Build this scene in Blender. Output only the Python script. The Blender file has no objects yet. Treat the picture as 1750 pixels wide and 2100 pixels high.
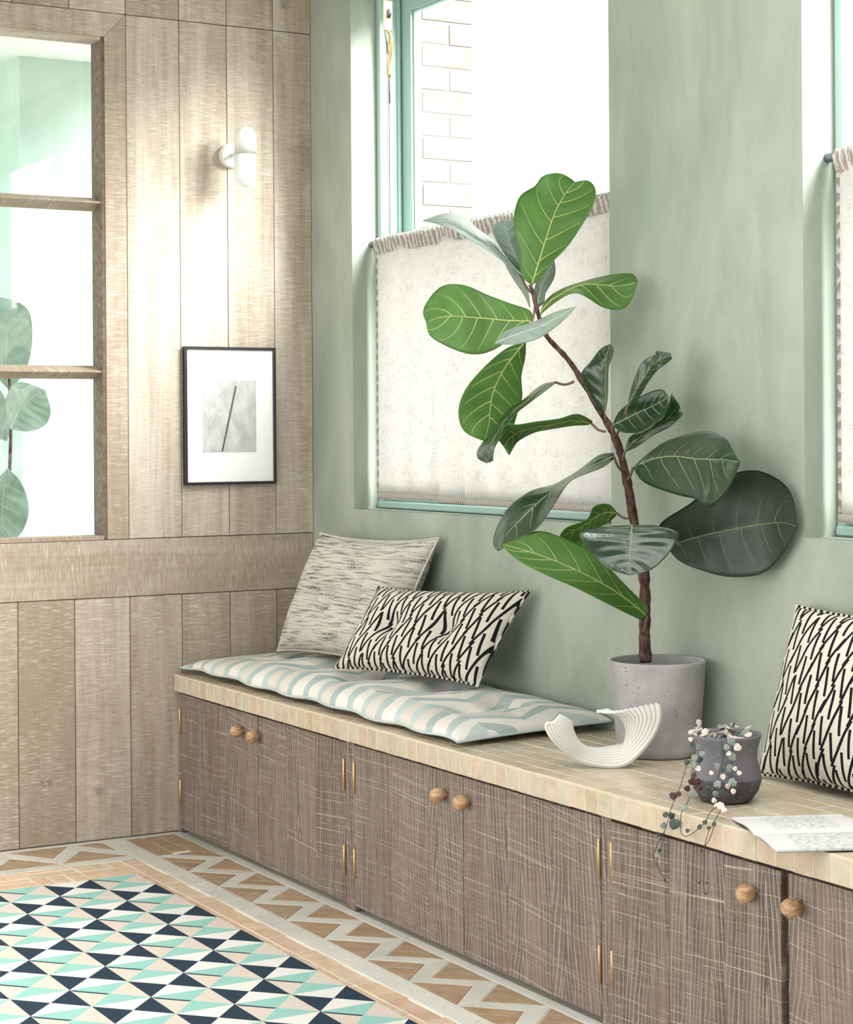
import bpy, bmesh, math, random
from mathutils import Vector, Matrix
random.seed(7)
S = bpy.context.scene
COL = S.collection
# ------------------------------------------------------------------ camera
F, PX, PY, YAW, ROLL = 3962.0, 875.0, 892.1, 0.51745, -0.006972
CAM = Vector((5.66312, -2.79771, 1.23809))
_d = Vector((-math.cos(YAW), math.sin(YAW), 0)); _r = Vector((math.sin(YAW), math.cos(YAW), 0)); _u = Vector((0, 0, 1))
RIGHT = _r*math.cos(ROLL) + _u*math.sin(ROLL); UP = -_r*math.sin(ROLL) + _u*math.cos(ROLL); FWD = _d
cd = bpy.data.cameras.new('camera'); cam = bpy.data.objects.new('camera', cd); COL.objects.link(cam)
cd.sensor_fit = 'HORIZONTAL'; cd.sensor_width = 36.0; cd.lens = F/1750*36; cd.shift_y = -(1050-PY)/1750
cd.clip_start = 0.05; cd.clip_end = 200
cam.matrix_world = Matrix(((RIGHT.x, UP.x, -FWD.x, CAM.x), (RIGHT.y, UP.y, -FWD.y, CAM.y), (RIGHT.z, UP.z, -FWD.z, CAM.z), (0, 0, 0, 1)))
S.camera = cam
# ------------------------------------------------------------------ world, light, exposure
w = bpy.data.worlds.new('overcast_sky'); S.world = w; w.use_nodes = True
w.node_tree.nodes['Background'].inputs[0].default_value = (1.0, 0.995, 0.985, 1)
w.node_tree.nodes['Background'].inputs[1].default_value = 5.7
S.view_settings.view_transform = 'Standard'; S.view_settings.look = 'None'
S.view_settings.exposure = -0.20; S.view_settings.gamma = 1.0; S.view_settings.use_curve_mapping = False
S.cycles.use_denoising = True
S.cycles.max_bounces = 10; S.cycles.diffuse_bounces = 6; S.cycles.transparent_max_bounces = 12
S.cycles.sample_clamp_indirect = 6.0
def portal(name, loc, rot, sx, sy):
    l = bpy.data.lights.new(name, 'AREA'); l.shape = 'RECTANGLE'; l.size = sx; l.size_y = sy; l.energy = 1
    l.cycles.is_portal = True
    o = bpy.data.objects.new(name, l); COL.objects.link(o); o.location = loc; o.rotation_euler = rot
    return o
HP = math.pi/2
portal('window_portal', (0.985, 0.24, 1.86), (-HP, 0, 0), 1.40, 1.72)
portal('window_portal', (3.115, 0.24, 1.86), (-HP, 0, 0), 1.40, 1.72)
sun = bpy.data.lights.new('sun', 'SUN'); sun.energy = 30.0; sun.angle = math.radians(44); sun.color = (1.0, 0.985, 0.955)
so = bpy.data.objects.new('sun', sun); COL.objects.link(so)
SUN_DIR = Vector((-0.86, -0.50, -0.56)).normalized()
so.rotation_euler = SUN_DIR.to_track_quat('-Z', 'Y').to_euler(); so.location = (6, 6, 6)

# ------------------------------------------------------------------ pixel geometry (1750x2100 frame)
def ray(x, y): return RIGHT*((x-PX)/F) + UP*(-(y-PY)/F) + FWD
def at(x, y, Z): return CAM + ray(x, y)*Z
def on(x, y, axis, val):
    v = ray(x, y); return CAM + v*((val-CAM[axis])/v[axis])
# ------------------------------------------------------------------ object helpers
W = {}
def tag(o, label=None, cat=None, group=None, kind=None):
    if label: o['label'] = label
    if cat: o['category'] = cat
    if group: o['group'] = group
    if kind: o['kind'] = kind
    return o
def link(o, loc=(0, 0, 0), parent=None):
    COL.objects.link(o); o.location = loc; W[o] = Vector(loc)
    if parent is not None:
        o.parent = parent; o.matrix_parent_inverse = Matrix.Translation(-W[parent])
    return o
def empty(name, loc=(0, 0, 0), parent=None):
    o = bpy.data.objects.new(name, None); o.empty_display_size = 0.05
    return link(o, loc, parent)
def mk(name, verts, faces, mats, parent=None, smooth=False, center=True, fm=None, uv=None, loc=None):
    verts = [Vector(v) for v in verts]
    if loc is not None: c = Vector(loc)
    elif center:
        lo = Vector([min(v[i] for v in verts) for i in range(3)]); hi = Vector([max(v[i] for v in verts) for i in range(3)])
        c = (lo+hi)/2
    else: c = Vector((0, 0, 0))
    me = bpy.data.meshes.new(name); me.from_pydata([v-c for v in verts], [], faces)
    if not isinstance(mats, (list, tuple)): mats = [mats]
    for m in mats: me.materials.append(m)
    if fm:
        for p, k in zip(me.polygons, fm): p.material_index = k
    if uv:
        l = me.uv_layers.new(name='UVMap')
        for lp in me.loops: l.data[lp.index].uv = uv[lp.vertex_index]
    if smooth:
        for p in me.polygons: p.use_smooth = True
    me.update()
    o = bpy.data.objects.new(name, me)
    return link(o, c, parent)
def boxgeo(lo, hi):
    x0, y0, z0 = lo; x1, y1, z1 = hi
    v = [(x0,y0,z0),(x1,y0,z0),(x1,y1,z0),(x0,y1,z0),(x0,y0,z1),(x1,y0,z1),(x1,y1,z1),(x0,y1,z1)]
    f = [(0,3,2,1),(4,5,6,7),(0,1,5,4),(1,2,6,5),(2,3,7,6),(3,0,4,7)]
    return v, f
def boxes(name, bl, mat, parent=None):
    V, Fc = [], []
    for lo, hi in bl:
        v, f = boxgeo(lo, hi); k = len(V); V += v; Fc += [tuple(i+k for i in q) for q in f]
    return mk(name, V, Fc, mat, parent)
BCACHE = {}
def box(name, lo, hi, mat, parent=None, bev=0.0, seg=1):
    s = tuple(round(hi[i]-lo[i], 5) for i in range(3)); c = Vector([(lo[i]+hi[i])/2 for i in range(3)])
    key = (s, bev, seg, mat.name)
    if key not in BCACHE:
        bm = bmesh.new(); bmesh.ops.create_cube(bm, size=1)
        for v in bm.verts: v.co = Vector((v.co.x*s[0], v.co.y*s[1], v.co.z*s[2]))
        if bev: bmesh.ops.bevel(bm, geom=list(bm.edges), offset=bev, segments=seg, affect='EDGES', profile=0.5)
        me = bpy.data.meshes.new(name); bm.to_mesh(me); bm.free(); me.materials.append(mat)
        if seg > 1:
            for p in me.polygons: p.use_smooth = True
        BCACHE[key] = me
    o = bpy.data.objects.new(name, BCACHE[key])
    return link(o, c, parent)
def clip(poly, n, d):
    out = []
    for i in range(len(poly)):
        a, b = poly[i], poly[(i+1) % len(poly)]
        da = n[0]*a[0]+n[1]*a[1]-d; db = n[0]*b[0]+n[1]*b[1]-d
        if da <= 0: out.append(a)
        if (da < 0) != (db < 0) and abs(da-db) > 1e-12:
            t = da/(da-db); out.append((a[0]+t*(b[0]-a[0]), a[1]+t*(b[1]-a[1])))
    return out
def inset(poly, g):
    A = sum(poly[i][0]*poly[(i+1) % len(poly)][1]-poly[(i+1) % len(poly)][0]*poly[i][1] for i in range(len(poly)))
    if A < 0: poly = poly[::-1]
    out = list(poly)
    for i in range(len(poly)):
        a, b = poly[i], poly[(i+1) % len(poly)]
        ex, ey = b[0]-a[0], b[1]-a[1]; l = math.hypot(ex, ey)
        if l < 1e-6: continue
        n = (ey/l, -ex/l); out = clip(out, n, n[0]*a[0]+n[1]*a[1]-g)
        if len(out) < 3: return None
    return out
def slab(name, poly, z0, z1, mat, parent=None, ch=0.0015):
    """flat polygon in x,y raised from z0 to z1 with a small chamfer"""
    q = inset(poly, ch)
    if not q: return None
    A = sum(poly[i][0]*poly[(i+1) % len(poly)][1]-poly[(i+1) % len(poly)][0]*poly[i][1] for i in range(len(poly)))
    if A < 0: poly = poly[::-1]
    if len(q) != len(poly): q = None
    n = len(poly); V = [(x, y, z0) for x, y in poly]
    if q:
        # match order of the inset polygon to the outline
        q = [min(q, key=lambda t: (t[0]-p[0])**2+(t[1]-p[1])**2) for p in poly]
        V += [(x, y, z1-ch*.7) for x, y in poly] + [(x, y, z1) for x, y in q]
        Fc = [(i, (i+1) % n, n+(i+1) % n, n+i) for i in range(n)] + [(n+i, n+(i+1) % n, 2*n+(i+1) % n, 2*n+i) for i in range(n)] + [tuple(range(2*n, 3*n))]
    else:
        V += [(x, y, z1) for x, y in poly]
        Fc = [(i, (i+1) % n, n+(i+1) % n, n+i) for i in range(n)] + [tuple(range(n, 2*n))]
    return mk(name, V, Fc, mat, parent)
def catmull(P, n):
    P = [Vector(p) for p in P]; out = []; m = len(P)-1
    for k in range(n):
        t = k/(n-1)*m; i = min(int(t), m-1); f = t-i
        p0 = P[max(i-1, 0)]; p1 = P[i]; p2 = P[i+1]; p3 = P[min(i+2, m)]
        out.append(0.5*((2*p1)+(p2-p0)*f+(2*p0-5*p1+4*p2-p3)*f*f+(3*p1-p0-3*p2+p3)*f**3))
    return out
def tubegeo(path, rad, sides=8, caps=True):
    V, Fc = [], []; n = len(path); prev = None
    for i, p in enumerate(path):
        t = (path[min(i+1, n-1)]-path[max(i-1, 0)])
        t = t.normalized() if t.length > 1e-9 else Vector((0, 0, 1))
        if prev is None:
            a = t.cross(Vector((0.3, 0.2, 1))); a = a if a.length > 1e-3 else t.cross(Vector((1, 0, 0)))
        else: a = prev-t*prev.dot(t)
        a.normalize(); prev = a; b = t.cross(a)
        r = rad(i/(n-1)) if callable(rad) else rad
        for k in range(sides):
            g = 2*math.pi*k/sides; V.append(p+a*(r*math.cos(g))+b*(r*math.sin(g)))
    for i in range(n-1):
        for k in range(sides):
            Fc.append((i*sides+k, i*sides+(k+1) % sides, (i+1)*sides+(k+1) % sides, (i+1)*sides+k))
    if caps: Fc.append(tuple(range(sides))[::-1]); Fc.append(tuple(range((n-1)*sides, n*sides)))
    return V, Fc
def tube(name, path, rad, mat, parent=None, sides=8):
    v, f = tubegeo([Vector(p) for p in path], rad, sides); return mk(name, v, f, mat, parent, smooth=True)
def tubes(name, paths, rad, mat, parent=None, sides=5):
    V, Fc = [], []
    for p in paths:
        v, f = tubegeo(p, rad, sides); k = len(V); V += v; Fc += [tuple(i+k for i in q) for q in f]
    return mk(name, V, Fc, mat, parent, smooth=True)
def lathe(name, prof, mat, center, parent=None, n=48, axis='Z', smooth=True, wob=0.0):
    V, Fc = [], []; c = Vector(center)
    for r, h in prof:
        for k in range(n):
            a = 2*math.pi*k/n; rr = r*(1+wob*math.sin(3*a+h*40))
            if axis == 'Z': V.append(c+Vector((rr*math.cos(a), rr*math.sin(a), h)))
            elif axis == 'X': V.append(c+Vector((h, rr*math.cos(a), rr*math.sin(a))))
            else: V.append(c+Vector((rr*math.sin(a), h, rr*math.cos(a))))
    m = len(prof)
    for i in range(m-1):
        for k in range(n):
            Fc.append((i*n+k, i*n+(k+1) % n, (i+1)*n+(k+1) % n, (i+1)*n+k))
    if prof[0][0] > 1e-6: Fc.append(tuple(range(n))[::-1])
    if prof[-1][0] > 1e-6: Fc.append(tuple(range((m-1)*n, m*n)))
    return mk(name, V, Fc, mat, parent, smooth=smooth)
# ------------------------------------------------------------------ material helpers
class NT:
    def __init__(s, name, rough=0.6, spec=0.3):
        s.m = bpy.data.materials.new(name); s.m.use_nodes = True; s.t = s.m.node_tree; s.b = s.t.nodes['Principled BSDF']
        s.b.inputs['Roughness'].default_value = rough; s.b.inputs['Specular IOR Level'].default_value = spec
    def n(s, typ, **kw):
        o = s.t.nodes.new('ShaderNode'+typ)
        for k, v in kw.items():
            if k.startswith('_'): setattr(o, k[1:], v)
        return o
    def set(s, sock, v):
        if isinstance(v, bpy.types.NodeSocket): s.t.links.new(v, sock)
        elif isinstance(v, tuple) and len(v) == 3 and sock.type == 'RGBA': sock.default_value = (*v, 1)
        else: sock.default_value = v
    def math(s, op, a, b=0.0, c=0.0, cl=False):
        o = s.n('Math', _operation=op, _use_clamp=cl); s.set(o.inputs[0], a); s.set(o.inputs[1], b)
        if op in ('MULTIPLY_ADD', 'WRAP', 'SMOOTH_MIN'): s.set(o.inputs[2], c)
        return o.outputs[0]
    def vec(s, op, a, b):
        o = s.n('VectorMath', _operation=op); s.set(o.inputs[0], a); s.set(o.inputs[1], b); return o.outputs[0]
    def obj(s): return s.n('TexCoord').outputs['Object']
    def uvc(s): return s.n('TexCoord').outputs['UV']
    def rnd(s): return s.n('ObjectInfo').outputs['Random']
    def xyz(s, v):
        o = s.n('SeparateXYZ'); s.set(o.inputs[0], v); return o.outputs
    def comb(s, x, y, z):
        o = s.n('CombineXYZ'); s.set(o.inputs[0], x); s.set(o.inputs[1], y); s.set(o.inputs[2], z); return o.outputs[0]
    def noise(s, v, scale=1.0, det=4.0, rough=0.55, dist=0.0):
        o = s.n('TexNoise'); s.set(o.inputs['Vector'], v); o.inputs['Scale'].default_value = scale
        o.inputs['Detail'].default_value = det; o.inputs['Roughness'].default_value = rough; o.inputs['Distortion'].default_value = dist
        return o.outputs['Fac']
    def white(s, v):
        o = s.n('TexWhiteNoise', _noise_dimensions='3D'); s.set(o.inputs['Vector'], v); return o.outputs['Value']
    def ramp(s, f, stops, interp='LINEAR'):
        o = s.n('ValToRGB'); s.set(o.inputs[0], f); r = o.color_ramp; r.interpolation = interp
        while len(r.elements) < len(stops): r.elements.new(0.5)
        for e, (p, c) in zip(r.elements, stops):
            e.position = p; e.color = (c, c, c, 1) if isinstance(c, (int, float)) else (*c, 1)
        return o.outputs[0]
    def mix(s, f, a, b, mode='MIX'):
        o = s.n('Mix', _data_type='RGBA', _blend_type=mode); s.set(o.inputs['Factor'], f); s.set(o.inputs['A'], a); s.set(o.inputs['B'], b)
        return [x for x in o.outputs if x.type == 'RGBA'][0]
    def col(s, c): s.set(s.b.inputs['Base Color'], c); return s
    def bump(s, h, strength=0.3, dist=0.01):
        o = s.n('Bump'); o.inputs['Strength'].default_value = strength; o.inputs['Distance'].default_value = dist
        s.set(o.inputs['Height'], h); s.t.links.new(o.outputs[0], s.b.inputs['Normal']); return s
def _mixfix(o): return o
def plain(name, c, rough=0.6, spec=0.3, metal=0.0):
    t = NT(name, rough, spec).col(tuple(c)); t.b.inputs['Metallic'].default_value = metal; return t.m
def rgba_in(o, name): return [i for i in o.inputs if i.name == name and i.type == 'RGBA'][0]
def NTmix(s, f, a, b, mode='MIX'):
    o = s.n('Mix', _data_type='RGBA', _blend_type=mode)
    s.set(o.inputs[0], f); s.set(rgba_in(o, 'A'), a); s.set(rgba_in(o, 'B'), b)
    return [x for x in o.outputs if x.type == 'RGBA'][0]
NT.mix = NTmix
def sca(t, v, x, y, z): return t.vec('MULTIPLY', v, (x, y, z))
def rndoff(t):
    r = t.rnd(); return t.vec('ADD', t.obj(), t.comb(t.math('MULTIPLY', r, 37.0), t.math('MULTIPLY', r, 91.0), t.math('MULTIPLY', r, 53.0)))
def wood_wall(name, along):
    """rough sawn limed oak; saw marks run across the board, grain along it"""
    t = NT(name, 0.75, 0.15); v = rndoff(t); r = t.rnd()
    ax = {'Z': ((9, 48, 2.4), (9, 26, 330), (3, 9, 1.1), (9, 9, 170)), 'Y': ((9, 2.4, 48), (9, 330, 26), (3, 1.1, 9), (9, 170, 9))}[along]
    grain = t.noise(sca(t, v, *ax[0]), 1, 6, 0.65, 0.8)
    saw = t.noise(sca(t, v, *ax[1]), 1, 4, 0.65)
    saw2 = t.noise(sca(t, v, *ax[3]), 1, 3, 0.6)
    big = t.noise(sca(t, v, *ax[2]), 1, 4, 0.6, 1.2)
    patch = t.noise(v, 6.0, 3, 0.5)
    base = t.mix(t.ramp(r, [(0, 0), (1, 1)]), (0.315, 0.250, 0.193), (0.56, 0.49, 0.42))
    c = t.mix(t.ramp(big, [(0.38, 0), (0.66, 0.55)]), base, (0.265, 0.195, 0.135))
    c = t.mix(t.ramp(grain, [(0.45, 0), (0.74, 0.36)]), c, (0.17, 0.125, 0.095))
    sm = t.math('MULTIPLY', t.ramp(saw, [(0.52, 0), (0.66, 1)]), t.ramp(patch, [(0.35, 0.15), (0.65, 0.9)]))
    c = t.mix(t.math('MULTIPLY', sm, 0.50), c, (0.80, 0.76, 0.70))
    c = t.mix(t.math('MULTIPLY', t.ramp(saw2, [(0.62, 0), (0.70, 1)]), 0.16), c, (0.80, 0.76, 0.70))
    sd = t.math('MULTIPLY', t.ramp(saw, [(0.32, 1), (0.45, 0)]), t.ramp(patch, [(0.35, 0.9), (0.65, 0.25)]))
    c = t.mix(t.math('MULTIPLY', sd, 0.55), c, (0.14, 0.10, 0.075))
    vo = t.n('TexVoronoi', _feature='F1'); t.set(vo.inputs['Vector'], v); vo.inputs['Scale'].default_value = 3.3
    knot = t.math('MULTIPLY', t.ramp(vo.outputs['Distance'], [(0.03, 1), (0.08, 0)]), t.ramp(t.noise(v, 60, 3), [(0.4, 0.2), (0.6, 1)]))
    c = t.mix(t.math('MULTIPLY', knot, 0.65), c, (0.07, 0.055, 0.045))
    t.col(c).bump(t.math('ADD', saw, t.math('MULTIPLY', grain, 0.6)), 0.25, 0.004); return t.m
def wood_door(name):
    t = NT(name, 0.7, 0.2); v = rndoff(t); r = t.rnd(); x, y, z = t.xyz(v)
    lx = t.xyz(t.obj())[0]
    warp = t.noise(sca(t, v, 7, 5, 2.2), 1, 3, 0.5)
    ring = t.math('ADD', t.math('ADD', t.math('MULTIPLY', t.math('ABSOLUTE', t.math('ADD', lx, t.math('MULTIPLY', t.math('SUBTRACT', r, 0.5), 0.10))), 75.0), t.math('MULTIPLY', z, 7.0)), t.math('MULTIPLY', warp, 5.0))
    rings = t.math('ABSOLUTE', t.math('SUBTRACT', t.math('FRACT', ring), 0.5))
    fine = t.noise(sca(t, v, 330, 60, 5), 1, 4, 0.65)
    med = t.noise(sca(t, v, 55, 10, 2.5), 1, 4, 0.6, 0.5)
    tone = t.noise(sca(t, v, 11, 5, 1.8), 1, 3, 0.5)
    base = t.mix(r, (0.120, 0.086, 0.068), (0.190, 0.142, 0.116))
    c = t.mix(t.ramp(tone, [(0.35, 0), (0.65, 0.75)]), base, (0.095, 0.068, 0.058))
    c = t.mix(t.ramp(med, [(0.42, 0), (0.68, 0.5)]), c, (0.27, 0.222, 0.19))
    c = t.mix(t.math('MULTIPLY', t.ramp(rings, [(0.0, 1), (0.16, 0)]), t.ramp(tone, [(0.35, 0.15), (0.62, 0.75)])), c, (0.45, 0.40, 0.36))
    c = t.mix(t.ramp(fine, [(0.52, 0), (0.70, 0.5)]), c, (0.44, 0.385, 0.345))
    # saw arcs: pale, gently slanted scratches
    tilt = t.math('SUBTRACT', t.math('MULTIPLY', r, 0.20), 0.08)
    sl = t.math('ADD', z, t.math('MULTIPLY', x, tilt)); sl = t.math('ADD', sl, t.math('MULTIPLY', t.noise(v, 3.0, 1), 0.012))
    lm = None
    for fq, wd, sd_ in ((26.0, 0.030, 0.0), (47.0, 0.040, 7.0)):
        ln = t.math('ABSOLUTE', t.math('SUBTRACT', t.math('FRACT', t.math('MULTIPLY', sl, fq)), 0.5))
        cell = t.white(t.comb(t.math('FLOOR', t.math('MULTIPLY', sl, fq)), t.math('FLOOR', t.math('MULTIPLY', r, 977.0)), sd_))
        k = t.math('MULTIPLY', t.ramp(ln, [(0.0, 1), (wd, 0)]), t.math('MULTIPLY', t.ramp(cell, [(0.5, 0), (0.85, 1)]), t.ramp(t.noise(sca(t, v, 12, 3, 40), 1, 2), [(0.38, 0.1), (0.55, 1)])))
        lm = k if lm is None else t.math('MAXIMUM', lm, k)
    c = t.mix(t.math('MULTIPLY', lm, 0.75), c, (0.68, 0.62, 0.55))
    hz = t.noise(sca(t, v, 14, 8, 380), 1, 3, 0.6)
    c = t.mix(t.ramp(hz, [(0.54, 0), (0.70, 0.28)]), c, (0.46, 0.40, 0.355))
    c = t.mix(t.ramp(hz, [(0.28, 0.40), (0.42, 0)]), c, (0.075, 0.055, 0.046))
    t.col(c).bump(t.math('ADD', fine, lm), 0.2, 0.003); return t.m
def plaster(name, a, b):
    t = NT(name, 0.55, 0.25); v = t.obj()
    n1 = t.noise(sca(t, v, 2.2, 2.2, 1.1), 1, 5, 0.6, 1.5); n2 = t.noise(sca(t, v, 9, 9, 3), 1, 4, 0.6, 0.8)
    c = t.mix(t.ramp(t.math('ADD', t.math('MULTIPLY', n1, 0.65), t.math('MULTIPLY', n2, 0.35)), [(0.36, 0), (0.64, 1)]), a, b)
    t.col(c).bump(n2, 0.12, 0.01); return t.m
def tilemat(name, cols, rough=0.35, spec=0.4, mott=0.25, ns=22.0):
    t = NT(name, rough, spec); v = rndoff(t); r = t.rnd(); k = len(cols)
    c = t.ramp(r, [(i/max(k-1, 1), cc) for i, cc in enumerate(cols)])
    n1 = t.noise(v, ns, 4, 0.6)
    c = t.mix(t.ramp(n1, [(0.35, 0), (0.7, mott)]), c, (0.85, 0.80, 0.72))
    n2 = t.noise(v, ns*3, 3, 0.6)
    c = t.mix(t.ramp(n2, [(0.62, 0), (0.75, 0.35)]), c, (0.30, 0.24, 0.18))
    t.col(c).bump(n1, 0.15, 0.004); return t.m
def glass(name, tint=(0.97, 1.0, 0.99), refl=0.06):
    t = NT(name); nt = t.t; out = nt.nodes['Material Output']; nt.nodes.remove(t.b)
    tr = nt.nodes.new('ShaderNodeBsdfTransparent'); tr.inputs[0].default_value = (*tint, 1)
    gl = nt.nodes.new('ShaderNodeBsdfGlossy'); gl.inputs['Roughness'].default_value = 0.02
    mx = nt.nodes.new('ShaderNodeMixShader'); mx.inputs[0].default_value = refl
    nt.links.new(tr.outputs[0], mx.inputs[1]); nt.links.new(gl.outputs[0], mx.inputs[2]); nt.links.new(mx.outputs[0], out.inputs[0])
    return t.m
def translucent(t, c, fac):
    nt = t.t; out = nt.nodes['Material Output']; tr = nt.nodes.new('ShaderNodeBsdfTranslucent'); t.set(tr.inputs[0], c)
    mx = nt.nodes.new('ShaderNodeMixShader'); mx.inputs[0].default_value = fac
    nt.links.new(t.b.outputs[0], mx.inputs[1]); nt.links.new(tr.outputs[0], mx.inputs[2]); nt.links.new(mx.outputs[0], out.inputs[0])
M = {}
M['wallwood_v'] = wood_wall('limed_oak_upright', 'Z'); M['wallwood_h'] = wood_wall('limed_oak_level', 'Y')
M['door'] = wood_door('grey_limed_oak')
M['jambwood'] = tilemat('shaded_oak_reveal', [(0.10, 0.07, 0.05), (0.12, 0.085, 0.06)], 0.8, 0.15, 0.1, 60.0)  # shade on the jamb facing away from the windows, put into the wood colour
M['plaster'] = plaster('green_plaster', (0.238, 0.283, 0.238), (0.350, 0.382, 0.328))
M['plaster2'] = plaster('pale_green_plaster', (0.50, 0.64, 0.57), (0.60, 0.72, 0.66))
M['white'] = plain('white_paint', (0.80, 0.80, 0.78), 0.6)
M['frame'] = plain('aqua_window_paint', (0.32, 0.455, 0.42), 0.35, 0.4)
M['gap'] = plain('dark_gap', (0.02, 0.025, 0.025), 0.8)
M['grout'] = plain('pale_grout', (0.76, 0.72, 0.65), 0.8)
M['bejmat'] = tilemat('terracotta_bejmat', [(0.46, 0.30, 0.185), (0.57, 0.41, 0.275), (0.52, 0.34, 0.22), (0.50, 0.40, 0.27), (0.60, 0.41, 0.28)], 0.4, 0.35, 0.3)
M['bejmat_brown'] = tilemat('brown_bejmat', [(0.26, 0.165, 0.088), (0.34, 0.225, 0.125), (0.31, 0.185, 0.10), (0.28, 0.205, 0.115)], 0.35, 0.4, 0.16)
M['marble'] = tilemat('pale_marble', [(0.50, 0.51, 0.47), (0.58, 0.59, 0.56), (0.47, 0.48, 0.44)], 0.3, 0.4, 0.3, 9.0)
M['zellige'] = tilemat('beige_zellige', [(0.44, 0.335, 0.225), (0.50, 0.395, 0.285), (0.43, 0.365, 0.255), (0.47, 0.415, 0.31), (0.51, 0.385, 0.27)], 0.25, 0.5, 0.22, 30.0)
M['tilegrout'] = plain('tile_grout', (0.60, 0.51, 0.39), 0.8)
M['knob'] = None
t = NT('turned_oak', 0.5, 0.3); v = rndoff(t)
t.col(t.mix(t.ramp(t.noise(sca(t, v, 40, 40, 160), 1, 3, 0.6, 1.0), [(0.4, 0), (0.62, 1)]), (0.50, 0.32, 0.18), (0.30, 0.17, 0.085))); M['knob'] = t.m
M['brass'] = plain('brass', (0.50, 0.35, 0.17), 0.4, 0.5, 0.85)
M['blackframe'] = plain('black_painted_wood', (0.018, 0.016, 0.02), 0.35, 0.4)
M['mat'] = plain('mount_board', (0.82, 0.82, 0.81), 0.8)
t = NT('grey_lithograph', 0.9, 0.1); v = t.obj()
t.col(t.mix(t.ramp(t.math('ADD', t.math('MULTIPLY', t.noise(v, 420, 3, 0.7), 0.6), t.math('MULTIPLY', t.noise(sca(t, v, 1, 30, 18), 1, 4), 0.4)), [(0.38, 0), (0.6, 1)]), (0.32, 0.33, 0.325), (0.58, 0.59, 0.575))); M['print'] = t.m
M['printink'] = plain('dark_ink', (0.10, 0.10, 0.10), 0.9, 0.1)
M['lampwhite'] = plain('white_enamel', (0.66, 0.65, 0.61), 0.4, 0.4)
t = NT('opal_glass', 0.25, 0.5).col((0.74, 0.78, 0.78)); translucent(t, (0.8, 0.84, 0.84), 0.3); M['opal'] = t.m
M['pane'] = glass('window_glass', (0.98, 1.0, 0.99), 0.04); M['pane3'] = glass('picture_glass', (1, 1, 1), 0.012); M['pane2'] = glass('interior_glass', (0.96, 1.0, 0.985), 0.08)
M['rod'] = plain('slate_metal', (0.10, 0.12, 0.14), 0.4, 0.5, 0.4)
# ------------------------------------------------------------------ room shell
XR, YF, HC = 7.2, -5.2, 2.78       # far right wall, wall behind the camera, ceiling
floor = tag(box('floor', (-3.4, YF, -0.10), (XR, 0.30, -0.003), M['grout']), kind='structure')
tag(boxes('ceiling', [((-0.12, YF, HC), (2.5, 0.30, HC+0.12)), ((5.6, YF, HC), (XR, 0.30, HC+0.12)), ((2.5, -0.28, HC), (5.6, 0.30, HC+0.12)), ((2.5, YF, HC), (5.6, -2.3, HC+0.12)), ((-3.4, -1.5, HC), (-0.12, 0.30, HC+0.12)), ((-3.4, YF, HC), (-1.9, -1.5, HC+0.12)), ((-0.3, YF, HC), (-0.12, -1.5, HC+0.12)), ((-1.9, YF, HC), (-0.3, -4.4, HC+0.12))], M['white']), kind='structure')   # unseen roof openings added to light the bench and the next room
portal('added_roof_portal', (4.05, -1.29, HC+0.10), (0, 0, 0), 3.1, 2.02)
portal('added_roof_portal', (-1.1, -2.95, HC+0.10), (0, 0, 0), 1.6, 2.9)
WX = [(0.284, 1.683), (2.413, 3.815)]; WZ = (1.008, 2.70)
bl = [((-0.12, 0, -0.1), (0.284, 0.25, HC)), ((1.683, 0, WZ[0]), (2.413, 0.25, HC)), ((3.815, 0, WZ[0]), (XR, 0.25, HC)),
      ((0.284, 0, -0.1), (XR, 0.25, WZ[0])), ((0.284, 0, WZ[1]), (1.683, 0.25, HC)), ((2.413, 0, WZ[1]), (3.815, 0.25, HC))]
tag(boxes('wall_back', bl, M['plaster']), kind='structure')
OY = (-1.78, -0.708); OZ = (0.922, 2.473); TH = 0.013
wl = tag(boxes('wall_left', [((-0.12, YF, 0), (-TH, OY[0], HC)), ((-0.12, OY[1], 0), (-TH, 0, HC)), ((-0.12, OY[0], 0), (-TH, OY[1], OZ[0])), ((-0.12, OY[0], OZ[1]), (-TH, OY[1], HC))], M['gap']), kind='structure')
tag(boxes('wall_right', [((XR, YF, 0), (XR+0.12, 0.25, HC))], M['plaster']), kind='structure')
tag(boxes('wall_front', [((-0.12, YF-0.12, 2.45), (XR, YF, HC)), ((5.4, YF-0.12, 0), (XR, YF, 2.45)), ((-0.12, YF-0.12, 0), (0.15, YF, 2.45))], M['plaster']), kind='structure')
portal('open_side_portal', (2.77, YF-0.02, 1.225), (HP, 0, 0), 5.2, 2.4)  # unseen open side behind the camera, added to let in fill light
# planks on the left wall
YB = [0.0, -0.135, -0.298, -0.461, -0.638]
YL = [0.0, -0.134, -0.298, -0.462, -0.636, -0.815, -0.994]
while YL[-1] > YF+0.17: YL.append(YL[-1]-0.17)
YL[-1] = YF+0.002
G = 0.0011
def plank(y1, y0, z0, z1, mat, name='plank'):
    dx = random.uniform(0, 0.0022)
    return box(name, (-TH, y0+G, z0+G), (-dx, y1-G, z1-G), mat, wl, 0.0012)
for i in range(len(YB)-1): plank(YB[i], YB[i+1], OZ[0], 2.548, M['wallwood_v'])
for i in range(len(YL)-1):
    plank(YL[i], YL[i+1], 0.0, 0.743, M['wallwood_v']); 
YU = YB+[-0.82, -1.0]
while YU[-1] > YF+0.17: YU.append(YU[-1]-0.17)
YU[-1] = YF+0.002
for y1, y0 in zip(YU, YU[1:]): plank(y1, y0, 2.548, HC, M['wallwood_v'])
for y1, y0 in ((0.0, -2.62), (-2.62, YF+0.002)): plank(y1, y0, 0.743, OZ[0], M['wallwood_h'])
YO = [OY[0]]
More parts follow.
